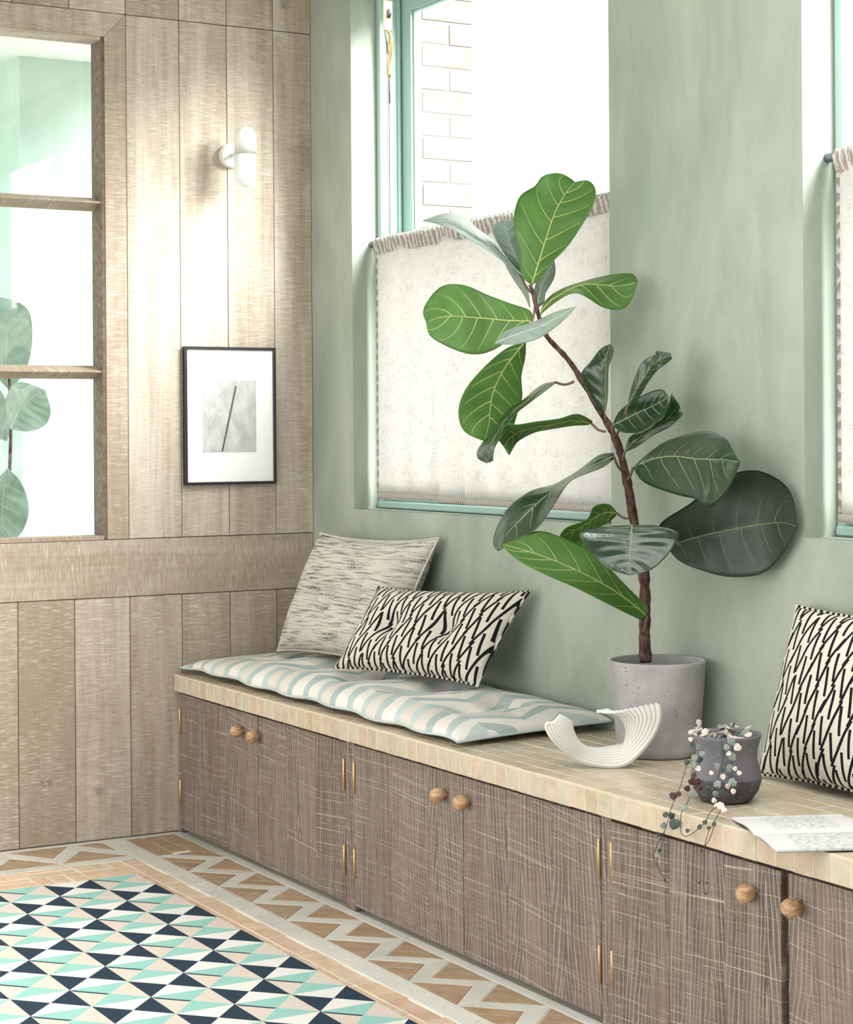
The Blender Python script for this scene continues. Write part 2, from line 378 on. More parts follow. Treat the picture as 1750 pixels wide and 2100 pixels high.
while YO[-1] > YF+0.17: YO.append(YO[-1]-0.17)
YO[-1] = YF+0.002
for y1, y0 in zip(YO, YO[1:]): plank(y1, y0, OZ[0], 2.548, M['wallwood_v'])
# frame boards round the inside window, mitred
def yzslab(name, poly, x0, x1, mat, parent):
    n = len(poly); V = [(x0, a, b) for a, b in poly]+[(x1, a, b) for a, b in poly]
    Fc = [tuple(range(n))[::-1], tuple(range(n, 2*n))]+[(i, (i+1) % n, n+(i+1) % n, n+i) for i in range(n)]
    return mk(name, V, Fc, mat, parent)
yzslab('frame_board', [(OY[1], OZ[0]+G), (-0.638-G, OZ[0]+G), (-0.638-G, 2.548-G), (OY[1], OZ[1])], -TH, 0.0, M['wallwood_v'], wl)
yzslab('frame_board', [(OY[0], OZ[1]), (OY[1]-G, OZ[1]), (-0.638-2*G, 2.548-G), (OY[0], 2.548-G)], -TH, 0.0, M['wallwood_v'], wl)
# ------------------------------------------------------------------ inside window in the wood wall
W3 = tag(empty('window_3', (0, -1.24, OZ[0])), kind='structure')
XG = -0.078
for nm, lo, hi, mm in [('jamb', (-0.082, OY[1]-0.012, OZ[0]), (-0.002, OY[1]+0.0, OZ[1]), 'jambwood'), ('jamb', (-0.082, OY[0], OZ[0]), (-0.002, OY[0]+0.012, OZ[1]), 'jambwood'),
                   ('head', (-0.082, OY[0]+0.012, OZ[1]-0.012), (-0.002, OY[1]-0.012, OZ[1]), 'wallwood_h'), ('window_sill', (-0.082, OY[0]+0.012, OZ[0]), (0.0, OY[1]-0.012, OZ[0]+0.013), 'wallwood_h')]:
    box(nm, lo, hi, M[mm], W3, 0.001)
MZ = [1.962, 1.440]
for z in MZ:
    y0, y1 = OY[0]+0.012, OY[1]-0.0125
    pts = [(XG, z-0.021), (XG, z+0.021), (-0.006, z+0.002), (-0.006, z-0.002)]
    V = [(x, y0, zz) for x, zz in pts]+[(x, y1, zz) for x, zz in pts]
    mk('glazing_bar', V, [(0,1,2,3), (7,6,5,4), (0,4,5,1), (1,5,6,2), (2,6,7,3), (3,7,4,0)], M['wallwood_h'], W3)
for z0, z1 in [(OZ[0]+0.013, MZ[1]-0.021), (MZ[1]+0.021, MZ[0]-0.021), (MZ[0]+0.021, OZ[1]-0.012)]:
    box('pane', (XG-0.004, OY[0]+0.013, z0), (XG, OY[1]-0.0125, z1), M['pane2'], W3)
# ------------------------------------------------------------------ next room seen through it
tag(boxes('wall_inner', [((-2.6, -0.36, 0), (-1.92, 0.0, HC)), ((-3.4, -0.36, 2.36), (-2.6, -0.20, HC)), ((-3.4, -0.36, 0), (-2.6, -0.20, 0.6)), ((-3.4, -0.36, 0.6), (-3.2, -0.20, 2.36))], M['plaster2']), kind='structure')
W4 = tag(empty('window_4', (-2.8, -0.28, 0.6)), kind='structure')
boxes('window_frame', [((-3.2, -0.33, 0.6), (-3.14, -0.24, 2.36)), ((-2.66, -0.33, 0.6), (-2.60, -0.24, 2.36)), ((-3.14, -0.33, 2.28), (-2.66, -0.24, 2.36)), ((-3.14, -0.33, 0.6), (-2.66, -0.24, 0.68))], M['frame'], W4)
box('pane', (-3.14, -0.29, 0.68), (-2.66, -0.286, 2.28), M['pane'], W4)
tag(boxes('wall_far', [((-3.52, YF, 0), (-3.4, 0.3, HC))], M['plaster2']), kind='structure')
portal('next_room_portal', (-1.76, YF-0.02, 1.39), (HP, 0, 0), 3.2, 2.7)  # unseen far end of the next room, left open to light it
# ------------------------------------------------------------------ sash windows
M['cord'] = plain('grey_cord', (0.10, 0.09, 0.08), 0.9)
def sash_window(name, x0, x1, detail):
    z0, z1 = WZ; o = tag(empty(name, ((x0+x1)/2, 0.15, z0)), kind='structure'); fr = M['frame']; t_ = 0.026; g = 0.003
    for lo, hi in [((x0+g, 0.09, z0), (x0+t_, 0.235, z1)), ((x1-t_, 0.09, z0), (x1-g, 0.235, z1))]: box('pulley_stile', lo, hi, fr, o, 0.001)
    box('head', (x0+t_, 0.09, z1-0.03), (x1-t_, 0.235, z1-0.002), fr, o, 0.001)
    box('window_sill', (x0+0.004, 0.082, z0+0.002), (x1-0.004, 0.245, z0+0.024), fr, o, 0.004)
    box('parting_bead', (x0+t_, 0.150, z0+0.024), (x0+t_+0.009, 0.160, z1-0.03), fr, o, 0.001)
    box('parting_bead', (x1-t_-0.009, 0.150, z0+0.024), (x1-t_, 0.160, z1-0.03), fr, o, 0.001)
    a, b = x0+t_+0.002, x1-t_-0.002
    def sash(nm, ya, yb, za, zb, st, rb, rt):
        s_ = boxes(nm, [((a, ya, za), (a+st, yb, zb)), ((b-st, ya, za), (b, yb, zb)), ((a+st, ya, za), (b-st, yb, za+rb)), ((a+st, ya, zb-rt), (b-st, yb, zb))], fr, o)
        m_ = (ya+yb)/2
        box('glazing_bead', (a+st, ya+0.008, za+rb), (a+st+0.008, m_, zb-rt), fr, s_, 0.002); box('glazing_bead', (b-st-0.008, ya+0.008, za+rb), (b-st, m_, zb-rt), fr, s_, 0.002)
        box('glazing_bead', (a+st+0.008, ya+0.008, zb-rt-0.008), (b-st-0.008, m_, zb-rt), fr, s_, 0.002)
        box('pane', (a+st, m_, za+rb), (b-st, m_+0.004, zb-rt), M['pane'], s_)
    sash('upper_sash', 0.166, 0.204, 1.834, z1-0.032, 0.062, 0.034, 0.096)
    sash('lower_sash', 0.106, 0.146, z0+0.026, 1.868, 0.062, 0.075, 0.036)
    if detail:
        p = on(795, 34, 0, x0+t_)
        pl = box('pulley_plate', (p.x, p.y-0.010, p.z-0.028), (p.x+0.003, p.y+0.010, p.z+0.030), M['brass'], o, 0.0014)
        lathe('pulley_wheel', [(0.003, -0.002), (0.009, -0.002), (0.006, 0.0), (0.009, 0.002), (0.003, 0.002)], M['rod'], (p.x+0.004, p.y, p.z+0.005), pl, 20, 'Y')
        tube('hook', catmull([(p.x+0.004, p.y, p.z-0.03), (p.x+0.014, p.y, p.z-0.04), (p.x+0.014, p.y, p.z-0.06), (p.x+0.006, p.y, p.z-0.09), (p.x+0.006, p.y, p.z-0.115)], 14), 0.0035, M['brass'], o)
        tube('sash_cord', [(p.x+0.006, p.y, p.z-0.11), (p.x+0.006, p.y, 1.868)], 0.0016, M['cord'], o, 6)
    return o
sash_window('window_1', *WX[0], True); sash_window('window_2', *WX[1], True)
# ------------------------------------------------------------------ floor paving
ZB = 0.0
def tile(poly, mat, name='floor_tile', g=0.0022, dz=0.0010):
    q = inset(poly, g)
    if not q or len(q) < 3: return
    A = abs(sum(q[i][0]*q[(i+1) % len(q)][1]-q[(i+1) % len(q)][0]*q[i][1] for i in range(len(q))))/2
    if A < 0.00025: return
    slab(name, q, -0.003, ZB+random.uniform(-dz, 0), mat, floor, 0.0010)
def rect(x0, y0, x1, y1): return [(x0, y0), (x1, y0), (x1, y1), (x0, y1)]
XE = 3.6
# edging by the bench and by the wood wall
x = 0.0
while x < XE: tile(rect(x, -0.507, min(x+0.42, XE), -0.474), M['marble'], 'edging_stone', 0.0006); x += 0.42
y = -0.507
while y > -2.3: tile(rect(0.0, y-0.42, 0.030, y), M['marble'], 'edging_stone', 0.0006); y -= 0.42
# marble strips
x = 0.07
for L_ in (0.62, 0.70, 0.55, 0.66, 0.60, 0.5): tile(rect(x, -0.733, x+L_, -0.670), M['marble'], 'marble_strip', 0.0012); x += L_
y = -0.733
for L_ in (0.33, 0.5, 0.42, 0.4): tile(rect(0.252, y-L_, 0.302, y), M['marble'], 'marble_strip', 0.0012); y -= L_
# zigzag border (s runs along the bench or along the wall, q from the edging to the strip)
def border(s0, s1, q0, q1, per, ph, tomap, joints):
    hq = q1-q0; a_top = 0.66*hq; a_bot = 0.37*hq     # tip depth of the upper and lower triangles
    k = 0
    c = ph
    def put(poly, mat, nm, g):
        poly = clip(poly, (-1, 0), -s0); 
        if len(poly) < 3: return
        poly = clip(poly, (1, 0), s1)
        if len(poly) >= 3: tile([tomap(*p) for p in poly], mat, nm, g)
    c = ph-per*int((ph-s0)/per+2)
    while c < s1+per:
        up = [(c-0.098, q0), (c+0.098, q0), (c, q0+a_top)]                 # triangle on the edging, tip at c
        lo_c = c-per/2
        dn = [(lo_c-0.104, q1), (lo_c+0.104, q1), (lo_c, q0+a_bot)]         # triangle on the strip
        for tri in (up, dn):
            nx, ny = (0.70, 0.71)
            ds = [nx*p[0]+ny*p[1] for p in tri]; lo_, hi_ = min(ds), max(ds); nn = max(1, round((hi_-lo_)/0.047))
            for j in range(nn):
                p = clip(tri, (nx, ny), lo_+(j+1)*(hi_-lo_)/nn)
                if len(p) >= 3: p = clip(p, (-nx, -ny), -(lo_+j*(hi_-lo_)/nn))
                if len(p) >= 3: put(p, joints, 'floor_tile', 0.0020)
        # pale pieces either side of the upper tip
        put([(lo_c, q0), (c-0.098, q0), (c, q0+a_top), (c, q1), (lo_c+0.104, q1), (lo_c, q0+a_bot)], M['marble'], 'marble_zigzag', 0.0011)
        put([(c+0.098, q0), (c+per/2, q0), (c+per/2, q0+a_bot), (c+per/2-0.104, q1), (c, q1), (c, q0+a_top)], M['marble'], 'marble_zigzag', 0.0011)
        c += per
border(0.30, XE, 0.507, 0.670, 0.216, 0.535, lambda s, q: (s, -q), M['bejmat_brown'])
border(0.745, 2.3, 0.030, 0.252, 0.216, 0.95, lambda s, q: (q, -s), M['bejmat_brown'])
# corner block of brown tiles
for j in range(3):
    for i in range(3):
        x0 = 0.032+i*0.09-(0.03 if j % 2 else 0); tile(rect(max(x0, 0.032), -0.507-(j+1)*0.0543, min(x0+0.09, 0.30), -0.507-j*0.0543), M['bejmat_brown'])
tile(rect(0.03, -0.745, 0.252, -0.735), M['marble'], 'marble_strip', 0.0006); tile(rect(0.0301, -0.733, 0.069, -0.672), M['marble'], 'marble_strip', 0.0006)
# basket weave of terracotta bricks next to the strips and under the edge of the rug
px_, py_ = 0.156, 0.1505
for i in range(-1, 21):
    for j in range(-1, 10):
        X0, Y1 = 0.385+i*px_, -0.79-j*py_
        if i > 1 and j > 0: continue
        for k in range(3):
            if (i+j) % 2 == 0: p = rect(X0+k*px_/3, Y1-py_, X0+(k+1)*px_/3, Y1)
            else: p = rect(X0, Y1-(k+1)*py_/3, X0+px_, Y1-k*py_/3)
            p = clip(p, (-1, 0), -0.303)
            if len(p) >= 3: p = clip(p, (0, 1), -0.734)
            if len(p) >= 3: tile(p, M['bejmat'], 'floor_tile', 0.0030, 0.0016)
# ------------------------------------------------------------------ rug
def pile(name, c):
    t = NT(name, 0.95, 0.05); v = t.obj(); n1 = t.noise(v, 260, 3, 0.7); c2 = tuple(min(1, x*1.25+0.01) for x in c)
    t.col(t.mix(t.ramp(n1, [(0.35, 0), (0.65, 1)]), tuple(x*0.85 for x in c), c2)).bump(n1, 0.5, 0.004); return t.m
M['r_navy'] = pile('navy_wool', (0.020, 0.036, 0.055)); M['r_aqua'] = pile('aqua_wool', (0.235, 0.44, 0.395)); M['r_white'] = pile('white_wool', (0.60, 0.585, 0.56)); M['r_pink'] = pile('oat_wool', (0.52, 0.455, 0.40))
def rug():
    cx, cy = 0.1428, 0.1358; X0, Y0 = 0.5425, -0.8302; nx, ny = 19, 15
    V, Fc, fm = [], [], []; z = 0.012; idx = {}
    def vid(p, zz):
        k = (round(p[0], 5), round(p[1], 5), round(zz, 5))
        if k not in idx: idx[k] = len(V); V.append(k)
        return idx[k]
    for i in range(nx):
        for j in range(ny):
            xl, xr, yu, yl = X0+i*cx, X0+(i+1)*cx, Y0-j*cy, Y0-(j+1)*cy
            UL, UR, LL, LR, C = (xl, yu), (xr, yu), (xl, yl), (xr, yl), ((xl+xr)/2, (yu+yl)/2)
            # node kinds: row index j+1 is the lower row; N1 where (col+row) is even
            t1 = (i+j) % 2 == 0
            hz = {0: z+0.0006, 1: z, 2: z-0.0005, 3: z-0.0009}
            def tri(a, b, c, m):
                Fc.append((vid(a, z), vid(b, z), vid(c, z))); fm.append(m)
            if t1:
                tri(LL, C, UL, 1); tri(LR, UR, C, 1); tri(UL, C, UR, 3)
                # navy cord along the lower left half diagonal
                wv = 0.0085
                a = LL; b = (C[0]+(a[0]-C[0])*0.06, C[1]+(a[1]-C[1])*0.06)
                d = Vector((C[0]-a[0], C[1]-a[1])).normalized(); nn = Vector((d.y, -d.x))
                a2 = (a[0]+0.014*d.x+nn.x*wv, a[1]+0.014*d.y+nn.y*wv); b2 = (C[0]-0.004*d.x+nn.x*wv, C[1]-0.004*d.y+nn.y*wv)
                Fc.append((vid(LL, z), vid(a2, z), vid(b2, z), vid(C, z))); fm.append(0)
                Fc.append((vid(LL, z), vid(LR, z), vid(b2, z), vid(a2, z))); fm.append(3)
                Fc.append((vid(LR, z), vid(C, z), vid(b2, z))); fm.append(3)
            else:
                tri(LL, LR, C, 0); tri(UL, C, UR, 0); tri(LL, C, UL, 2); tri(LR, UR, C, 2)
    x1, y1 = X0+nx*cx, Y0-ny*cy
    o = empty('rug', ((X0+x1)/2, (Y0+y1)/2, 0)); tag(o, 'rug of navy, aqua and white triangles lying on the tiled floor', 'rug')
    mk('pile', V, Fc, [M['r_navy'], M['r_aqua'], M['r_white'], M['r_pink']], o, fm=fm)
    boxes('backing', [((X0+0.0015, y1+0.0015, 0.0003), (x1-0.0015, Y0-0.0015, z-0.0004))], M['r_pink'], o)
rug()
# ------------------------------------------------------------------ bench: cabinets and tiled worktop
D = 0.4796; ZT = 0.437; TOP = 0.495
def knob(x, parent):
    c = (x, -D-0.0, 0.379)
    lathe('knob', [(0.0000, -0.0418), (0.0074, -0.0413), (0.0135, -0.0380), (0.0172, -0.0314), (0.0181, -0.0247), (0.0172, -0.0181), (0.0135, -0.0114), (0.0093, -0.0076), (0.0088, 0.0000)], M['knob'], c, parent, 24, 'Y')
def hinge(x, z0, z1, parent):
    n = lathe('hinge', [(0.0, z0-0.003), (0.0022, z0-0.002), (0.0042, z0), (0.0042, z1), (0.0022, z1+0.002), (0.0, z1+0.003)], M['brass'], (x, -D-0.003, 0), parent, 12)
def cabinet(x0, x1, s0, s1, doors, label, plinth=True):
    """x0..x1 unit, s0/s1 widths of the end stiles; doors: (xa, xb, hinge side, knob x, plank splits, swing)"""
    o = empty('cabinet', ((x0+x1)/2, -0.24, 0)); tag(o, label, 'cabinet', 'cabinets under the window seat')
    boxes('carcass', [((x0+0.002, -D+0.022, 0.02), (x1-0.002, -0.004, ZT-0.002))], M['gap'], o)
    boxes('plinth', [((x0+0.002, -D+0.04, 0.0), (x1-0.002, -0.004, 0.02))], M['gap'], o)
    for a, b in ((x0, x0+s0), (x1-s1, x1)):
        if b-a > 0.004: box('stile', (a+0.0006, -D, 0.0005), (b-0.0006, -D+0.022, ZT), M['door'], o, 0.001)
    for xa, xb, side, kx, splits, out in doors:
        d = boxes('door', [((xa+0.0015, -D+0.012-out, 0.014), (xb-0.0015, -D+0.021-out, ZT-0.005))], M['door'], o)
        xs = [xa+0.0012]+splits+[xb-0.0012]
        for i in range(len(xs)-1):
            e = random.uniform(0, 0.0012)
            box('plank', (xs[i]+0.0002, -D-out-e, 0.013), (xs[i+1]-0.0002, -D+0.012-out, ZT-0.004), M['door'], d, 0.0008)
        knob(kx, d)
        hx = xa-0.0 if side == 'L' else xb+0.0
        for z0, z1 in ((0.309, 0.388), (0.088, 0.163)): hinge(hx+(0.004 if side == 'L' else -0.004), z0, z1, d)
    return o
cabinet(0.0, 1.173, 0.018, 0.025, [(0.018, 0.600, 'L', 0.500, [0.167, 0.385], 0), (0.602, 1.148, 'R', 0.614, [0.79, 0.975], 0)], 'grey limed oak cabinet meeting the wood panelled wall, under the seat pad')
cabinet(1.173, 2.338, 0.025, 0.019, [(1.198, 1.752, 'L', 1.673, [1.40, 1.585], 0), (1.754, 2.319, 'R', 1.781, [1.945, 2.13], 0)], 'grey limed oak cabinet with two knobs, below the white ribbed bowl')
cabinet(2.338, 3.52, 0.019, 0.02, [(2.357, 2.902, 'L', 2.825, [2.56, 2.735], 0.004), (2.916, 3.50, 'R', 2.953, [3.09, 3.30], 0)], 'grey limed oak cabinet below the trailing plant, its door slightly proud')
bt = empty('bench_top', (1.76, -0.24, ZT)); tag(bt, 'long window seat top faced with small beige glazed tiles', 'bench')
boxes('core', [((0.002, -D-0.0125, ZT+0.005), (3.55, -0.002, TOP-0.0022))], M['tilegrout'], bt)
x = 0.003
random.seed(3)
XF = 3.55
while x < XF:
    wd = random.choice((0.050, 0.051, 0.052, 0.053)); e = random.uniform(0, 0.0018); e2 = random.uniform(0, 0.001)
    box('tile', (x+0.0009, -D-0.0145+e, ZT+0.0045-e2), (min(x+wd, XF)-0.0009, -D-0.004, TOP-0.0045+e2*0.5), M['zellige'], bt, 0.0016); x += wd
rows = [-D-0.0125, -D+0.030]
while rows[-1] < -0.05: rows.append(rows[-1]+0.0505)
rows[-1] = -0.003
for k in range(len(rows)-1):
    x = 0.003-(k % 2)*0.075
    while x < XF:
        a, b = max(x, 0.003), min(x+0.155, XF); e = random.uniform(0, 0.0014)
        if b-a > 0.01: box('tile', (round(a, 4)+0.0009, rows[k]+0.0009, TOP-0.0065-e), (round(b, 4)-0.0009, rows[k+1]-0.0009, TOP-e), M['zellige'], bt, 0.0016)
        x += 0.155
# ------------------------------------------------------------------ wall lamp
def wall_lamp():
    p = Vector((0.0, -0.305, 2.166)); q = on(503, 322, 0, 0.118)
    p = Vector((0, q.y, q.z+0.018))
    o = empty('wall_lamp', p); tag(o, 'white capsule shaped wall lamp fixed to the wood panelling', 'lamp')
    lathe('wall_mount', [(0.0, 0.0), (0.0385, 0.0), (0.0385, 0.021), (0.036, 0.024), (0.0, 0.024)], M['lampwhite'], p, o, 40, 'X', False)
    tube('arm', [p+Vector((0.022, 0, 0)), p+Vector((0.10, 0, 0))], 0.007, M['lampwhite'], o, 16)
    c = Vector((0.118, q.y, q.z)); r, hl = 0.0345, 0.0955
    up = [(0.0, hl)]+[(r*math.sin(a), hl-r+r*math.cos(a)) for a in [math.radians(x) for x in range(10, 91, 10)]]+[(r, 0.008)]
    lathe('lamp_housing', [(0.0, 0.009)]+[(r*0.97, 0.009), (r, 0.008)]+up[::-1][1:], M['lampwhite'], c, o, 40)
    dn = [(r*0.985, 0.0075), (r*0.985, -(hl-r))]+[(r*0.985*math.sin(a), -(hl-r)-r*math.cos(a)) for a in [math.radians(x) for x in range(80, -1, -10)]]
    lathe('lamp_shade', dn, M['opal'], c, o, 40)
wall_lamp()
# ------------------------------------------------------------------ picture
def picture():
    y0, y1, z0, z1 = -0.4575, -0.1415, 1.085, 1.522; d = 0.020; b = 0.009
    o = empty('framed_print', (0, (y0+y1)/2, z0)); tag(o, 'black framed print of a dark slanting stick on grey, hung on the wood wall', 'picture')
    box('frame_rail', (0.001, y0, z0), (d, y0+b, z1), M['blackframe'], o, 0.0008); box('frame_rail', (0.001, y1-b, z0), (d, y1, z1), M['blackframe'], o, 0.0008)
    box('frame_rail', (0.001, y0+b, z0), (d, y1-b, z0+b), M['blackframe'], o, 0.0008); box('frame_rail', (0.001, y0+b, z1-b), (d, y1-b, z1), M['blackframe'], o, 0.0008)
    box('mount', (0.003, y0+b, z0+b), (0.013, y1-b, z1-b), M['mat'], o)
    a = on(415, 780, 0, 0.0135); e = on(526, 927, 0, 0.0135)
    pr = box('print', (0.013, a.y, e.z), (0.0138, e.y, a.z), M['print'], o)
    s, t_ = on(484, 792, 0, 0.014), on(456, 926, 0, 0.014); wv = 0.0032
    mk('stick_drawing', [(0.0142, s.y-wv, s.z), (0.0142, s.y+wv, s.z), (0.0142, t_.y+wv, t_.z), (0.0142, t_.y-wv, t_.z)], [(0, 1, 2, 3)], M['printink'], pr)
    g = box('glazing', (0.0165, y0+b, z0+b), (0.0175, y1-b, z1-b), M['pane3'], o)
picture()
# ------------------------------------------------------------------ curtains
def linen():
    t = NT('linen', 0.9, 0.05); v = t.obj()
    a = t.noise(sca(t, v, 30, 1, 420), 1, 3, 0.6); b = t.noise(sca(t, v, 420, 1, 30), 1, 3, 0.6); k = t.noise(sca(t, v, 14, 1, 30), 1, 3, 0.6)
    f = t.math('MULTIPLY', t.math('ADD', t.ramp(a, [(0.5, 0), (0.68, 1)]), t.ramp(b, [(0.5, 0), (0.68, 1)])), t.ramp(k, [(0.35, 0.25), (0.65, 0.8)]))
    c = t.mix(t.math('MULTIPLY', f, 0.6, cl=True), (0.80, 0.79, 0.77), (0.42, 0.395, 0.37)); t.col(c)
    translucent(t, t.mix(t.math('MULTIPLY', f, 0.6, cl=True), (0.54, 0.535, 0.525), (0.22, 0.21, 0.20)), 0.45); return t.m
def stripe(name, ax, freq):
    t = NT(name, 0.9, 0.05); x, y, z = t.xyz(t.obj()); d = {'X': x, 'Z': z}[ax]
    if ax == 'X': d = t.math('ADD', d, t.math('MULTIPLY', z, 0.25))
    f = t.math('FRACT', t.math('ADD', t.math('MULTIPLY', d, freq), t.math('MULTIPLY', t.noise(t.obj(), 60, 2), 0.8)))
    c = t.mix(t.ramp(f, [(0.30, 1), (0.55, 0)]), (0.30, 0.265, 0.235), (0.58, 0.55, 0.50)); t.col(c); translucent(t, c, 0.2); return t.m
M['linen'] = linen(); M['hem'] = stripe('hem_stripe', 'X', 130.0); M['edge'] = stripe('edge_stripe', 'Z', 30.0); M['header'] = stripe('gathered_header', 'X', 95.0)
def curtain(x0, x1, label, steps):
    yc, zt, zb = 0.062, 1.822, 1.050
    o = empty('curtain', ((x0+x1)/2, yc, zt)); tag(o, label, 'curtain', 'linen cafe curtains')
    def yoff(x, f):                       # f: 0 at the top, 1 at the hem
        w_ = 0.004*math.sin(x*21+1)*(1-f*0.5)+0.003*math.sin(x*47)
        for k, xs in enumerate(steps):
            t_ = (x-xs)/0.045
            if -1 < t_ < 0: w_ += 0.012*f**2*(t_+1)
            elif 0 <= t_ < 0.25: w_ += 0.012*f**2*(1-t_*4)-0.010*f**2*(t_*4)
            elif 0.25 <= t_ < 1.6: w_ += -0.010*f**2*(1-(t_-0.25)/1.35)
        return w_
    def zoff(x): return -0.0032*sum(1 for s in steps if x > s)-0.003
    nx, nz = 170, 26
    def sheet(nm, xa, xb, za, zb_, mat, dy, th, n1, n2, par=o):
        V, Fc = [], []
        for j in range(n2+1):
            for i in range(n1+1):
                x = xa+(xb-xa)*i/n1; f = j/n2; z = za+(zb_-za)*f; g = (zt-z)/(zt-zb); V.append((x, yc+yoff(x, max(0, min(1, g)))+dy, z+zoff(x)*max(0, min(1, g))))
        k = len(V); V += [(a, b+th, c) for a, b, c in V]
        m = n1+1
        for j in range(n2):
            for i in range(n1):
                a = j*m+i; Fc.append((a, a+m, a+m+1, a+1)); Fc.append((k+a, k+a+1, k+a+m+1, k+a+m))
        for i in range(n1): Fc += [(i, i+1, k+i+1, k+i), (n2*m+i, k+n2*m+i, k+n2*m+i+1, n2*m+i+1)]
        for j in range(n2): Fc += [(j*m, k+j*m, k+(j+1)*m, (j+1)*m), (j*m+n1, (j+1)*m+n1, k+(j+1)*m+n1, k+j*m+n1)]
        return mk(nm, V, Fc, mat, par, smooth=True)
    sheet('cloth', x0, x1, zt, zb+0.012, M['linen'], 0, 0.0008, nx, nz)
    sheet('hem', x0, x1, zb+0.0125, zb-0.006, M['hem'], -0.0006, 0.002, nx, 2)
    sheet('edge_band', x0-0.002, x0+0.011, zt, zb+0.0128, M['edge'], -0.0007, 0.0022, 3, nz)
    V, Fc = [], []; n1 = 420; prof = [(-0.010, 1.806), (-0.0125, 1.822), (-0.0135, 1.840), (-0.009, 1.852), (0.0, 1.857), (0.009, 1.852), (0.0125, 1.838), (0.010, 1.815)]
    for i in range(n1+1):
        x = x0+(x1-x0)*i/n1; a = 0.0032*math.sin(x*330+2*math.sin(x*37))+0.0014*math.sin(x*830)
        for k, (dy, z) in enumerate(prof):
            s_ = 1+a/0.012*(0.8 if k < 4 else 0.3); V.append((x+0.004*math.sin(z*300), 0.0700+dy*s_, z+(0.002*math.sin(x*250) if 2 < k < 6 else (0.003*math.sin(x*290) if k == 0 else 0))))
    m = len(prof)
    for i in range(n1):
        for k in range(m-1): Fc.append((i*m+k, i*m+k+1, (i+1)*m+k+1, (i+1)*m+k))
    mk('gathered_heading', V, Fc, M['header'], o, smooth=True)
curtain(0.318, 1.655, 'linen cafe curtain with folded pleats in the window behind the leafy plant', [on(899, 1000, 1, 0.06).x, on(953, 1000, 1, 0.06).x])
curtain(2.446, 3.78, 'linen cafe curtain in the window above the loose zigzag cushion', [2.9, 3.3])
for (a, b), lb in zip(WX, ('slate metal curtain rod across the window behind the leafy plant', 'slate metal curtain rod across the window above the loose zigzag cushion')):
    o = empty('curtain_rod', ((a+b)/2, 0.07, 1.84)); tag(o, lb, 'curtain rod', 'curtain rods')
    tube('rod', [(a+0.002, 0.07, 1.84), (b-0.002, 0.07, 1.84)], 0.0068, M['rod'], o, 14)
    for xx, s_ in ((a, 1), (b, -1)): lathe('end_cap', [(0.0, 0.0005*s_), (0.0105, 0.0005*s_), (0.0105, 0.005*s_), (0.0092, 0.030*s_), (0.0, 0.030*s_)], M['rod'], (xx, 0.07, 1.84), o, 18, 'X')
# ------------------------------------------------------------------ soft furnishings
def cushion(name, BL, BR, TL, TR, thick, pin, mats, label, cat, group, tufts=(), grid=44, flat=0.0, pipe=None, ex=0.52, wave=0.0):
    """pillow between four corners; pin = how far the edges pull in; returns the thing"""
    BL, BR, TL, TR = map(Vector, (BL, BR, TL, TR))
    nrm = (BR-BL).cross(TL-BL).normalized()
    cen = (BL+BR+TL+TR)/4; Wd = ((BR-BL).length+(TR-TL).length)/2; Hd = ((TL-BL).length+(TR-BR).length)/2
    o = empty(name, (cen.x, cen.y, min(BL.z, BR.z))); tag(o, label, cat, group)
    def base(u, v):
        # edges bow inwards between the corners
        du = pin*(1-v*v)**0.8*u*abs(u); dv = pin*(1-u*u)**0.8*v*abs(v)
        uu = u-du*2/Wd; vv = v-dv*2/Hd
        a, b = (uu+1)/2, (vv+1)/2
        p = BL*(1-a)*(1-b)+BR*a*(1-b)+TL*(1-a)*b+TR*a*b
        if wave:
            k = abs(v)**6; p = p+nrm*wave*k*math.sin(u*15+0.7)*math.cos(u*6.3)+Vector((0, wave*1.2*k*math.sin(u*21+1), 0))
        return p
    def prof(u, v):
        e = (max(0, 1-abs(u)**2.6)*max(0, 1-abs(v)**2.6))**ex
        h = e
        for tu, tv, rad, dep in tufts:
            d2 = (((u-tu)*Wd/2)**2+((v-tv)*Hd/2)**2)/(rad*rad); h -= dep*math.exp(-d2)*e + dep*0.35*math.exp(-d2*0.18)*e
        return max(h, 0.0)
    def wr(u, v): return 0.0022*math.sin(9*u+4*v)*math.sin(7*v-2*u)
    V, Fc, uv = [], [], []; n = grid
    for side in (1, -1):
        for j in range(n+1):
            for i in range(n+1):
                u = math.sin((i/n*2-1)*math.pi/2*0.94)/math.sin(math.pi/2*0.94); v = math.sin((j/n*2-1)*math.pi/2*0.94)/math.sin(math.pi/2*0.94)
                h = prof(u, v); k = thick if side == 1 else thick*(1-flat)
                V.append(base(u, v)+nrm*side*(k/2*h+0.0012)+nrm*wr(u, v)*h); uv.append((u*Wd/2, v*Hd/2))
    m = n+1; K = m*m
    for j in range(n):
        for i in range(n):
            a = j*m+i; Fc.append((a, a+1, a+m+1, a+m)); Fc.append((K+a, K+a+m, K+a+m+1, K+a+1))
    rim = [i for i in range(m)]+[j*m+n for j in range(1, m)]+[n*m+i for i in range(n-1, -1, -1)]+[j*m for j in range(n-1, 0, -1)]
    for a, b in zip(rim, rim[1:]+rim[:1]): Fc.append((a, K+a, K+b, b))
    mk('cover', V, Fc, mats[0], o, smooth=True, uv=uv)
    path = []
    for k in range(4*n):
        s_ = k/n; q = int(s_); f = (s_-q)*2-1
        u, v = [(f, -1), (1, f), (-f, 1), (-1, -f)][q]; path.append(base(u, v)+(base(u, v)-cen).normalized()*0.002)
    path.append(path[0].copy()); path.append(path[1].copy())
    tube('piping', path, pipe or 0.0034, mats[1], o, 7)
    return o, base, prof, nrm, cen
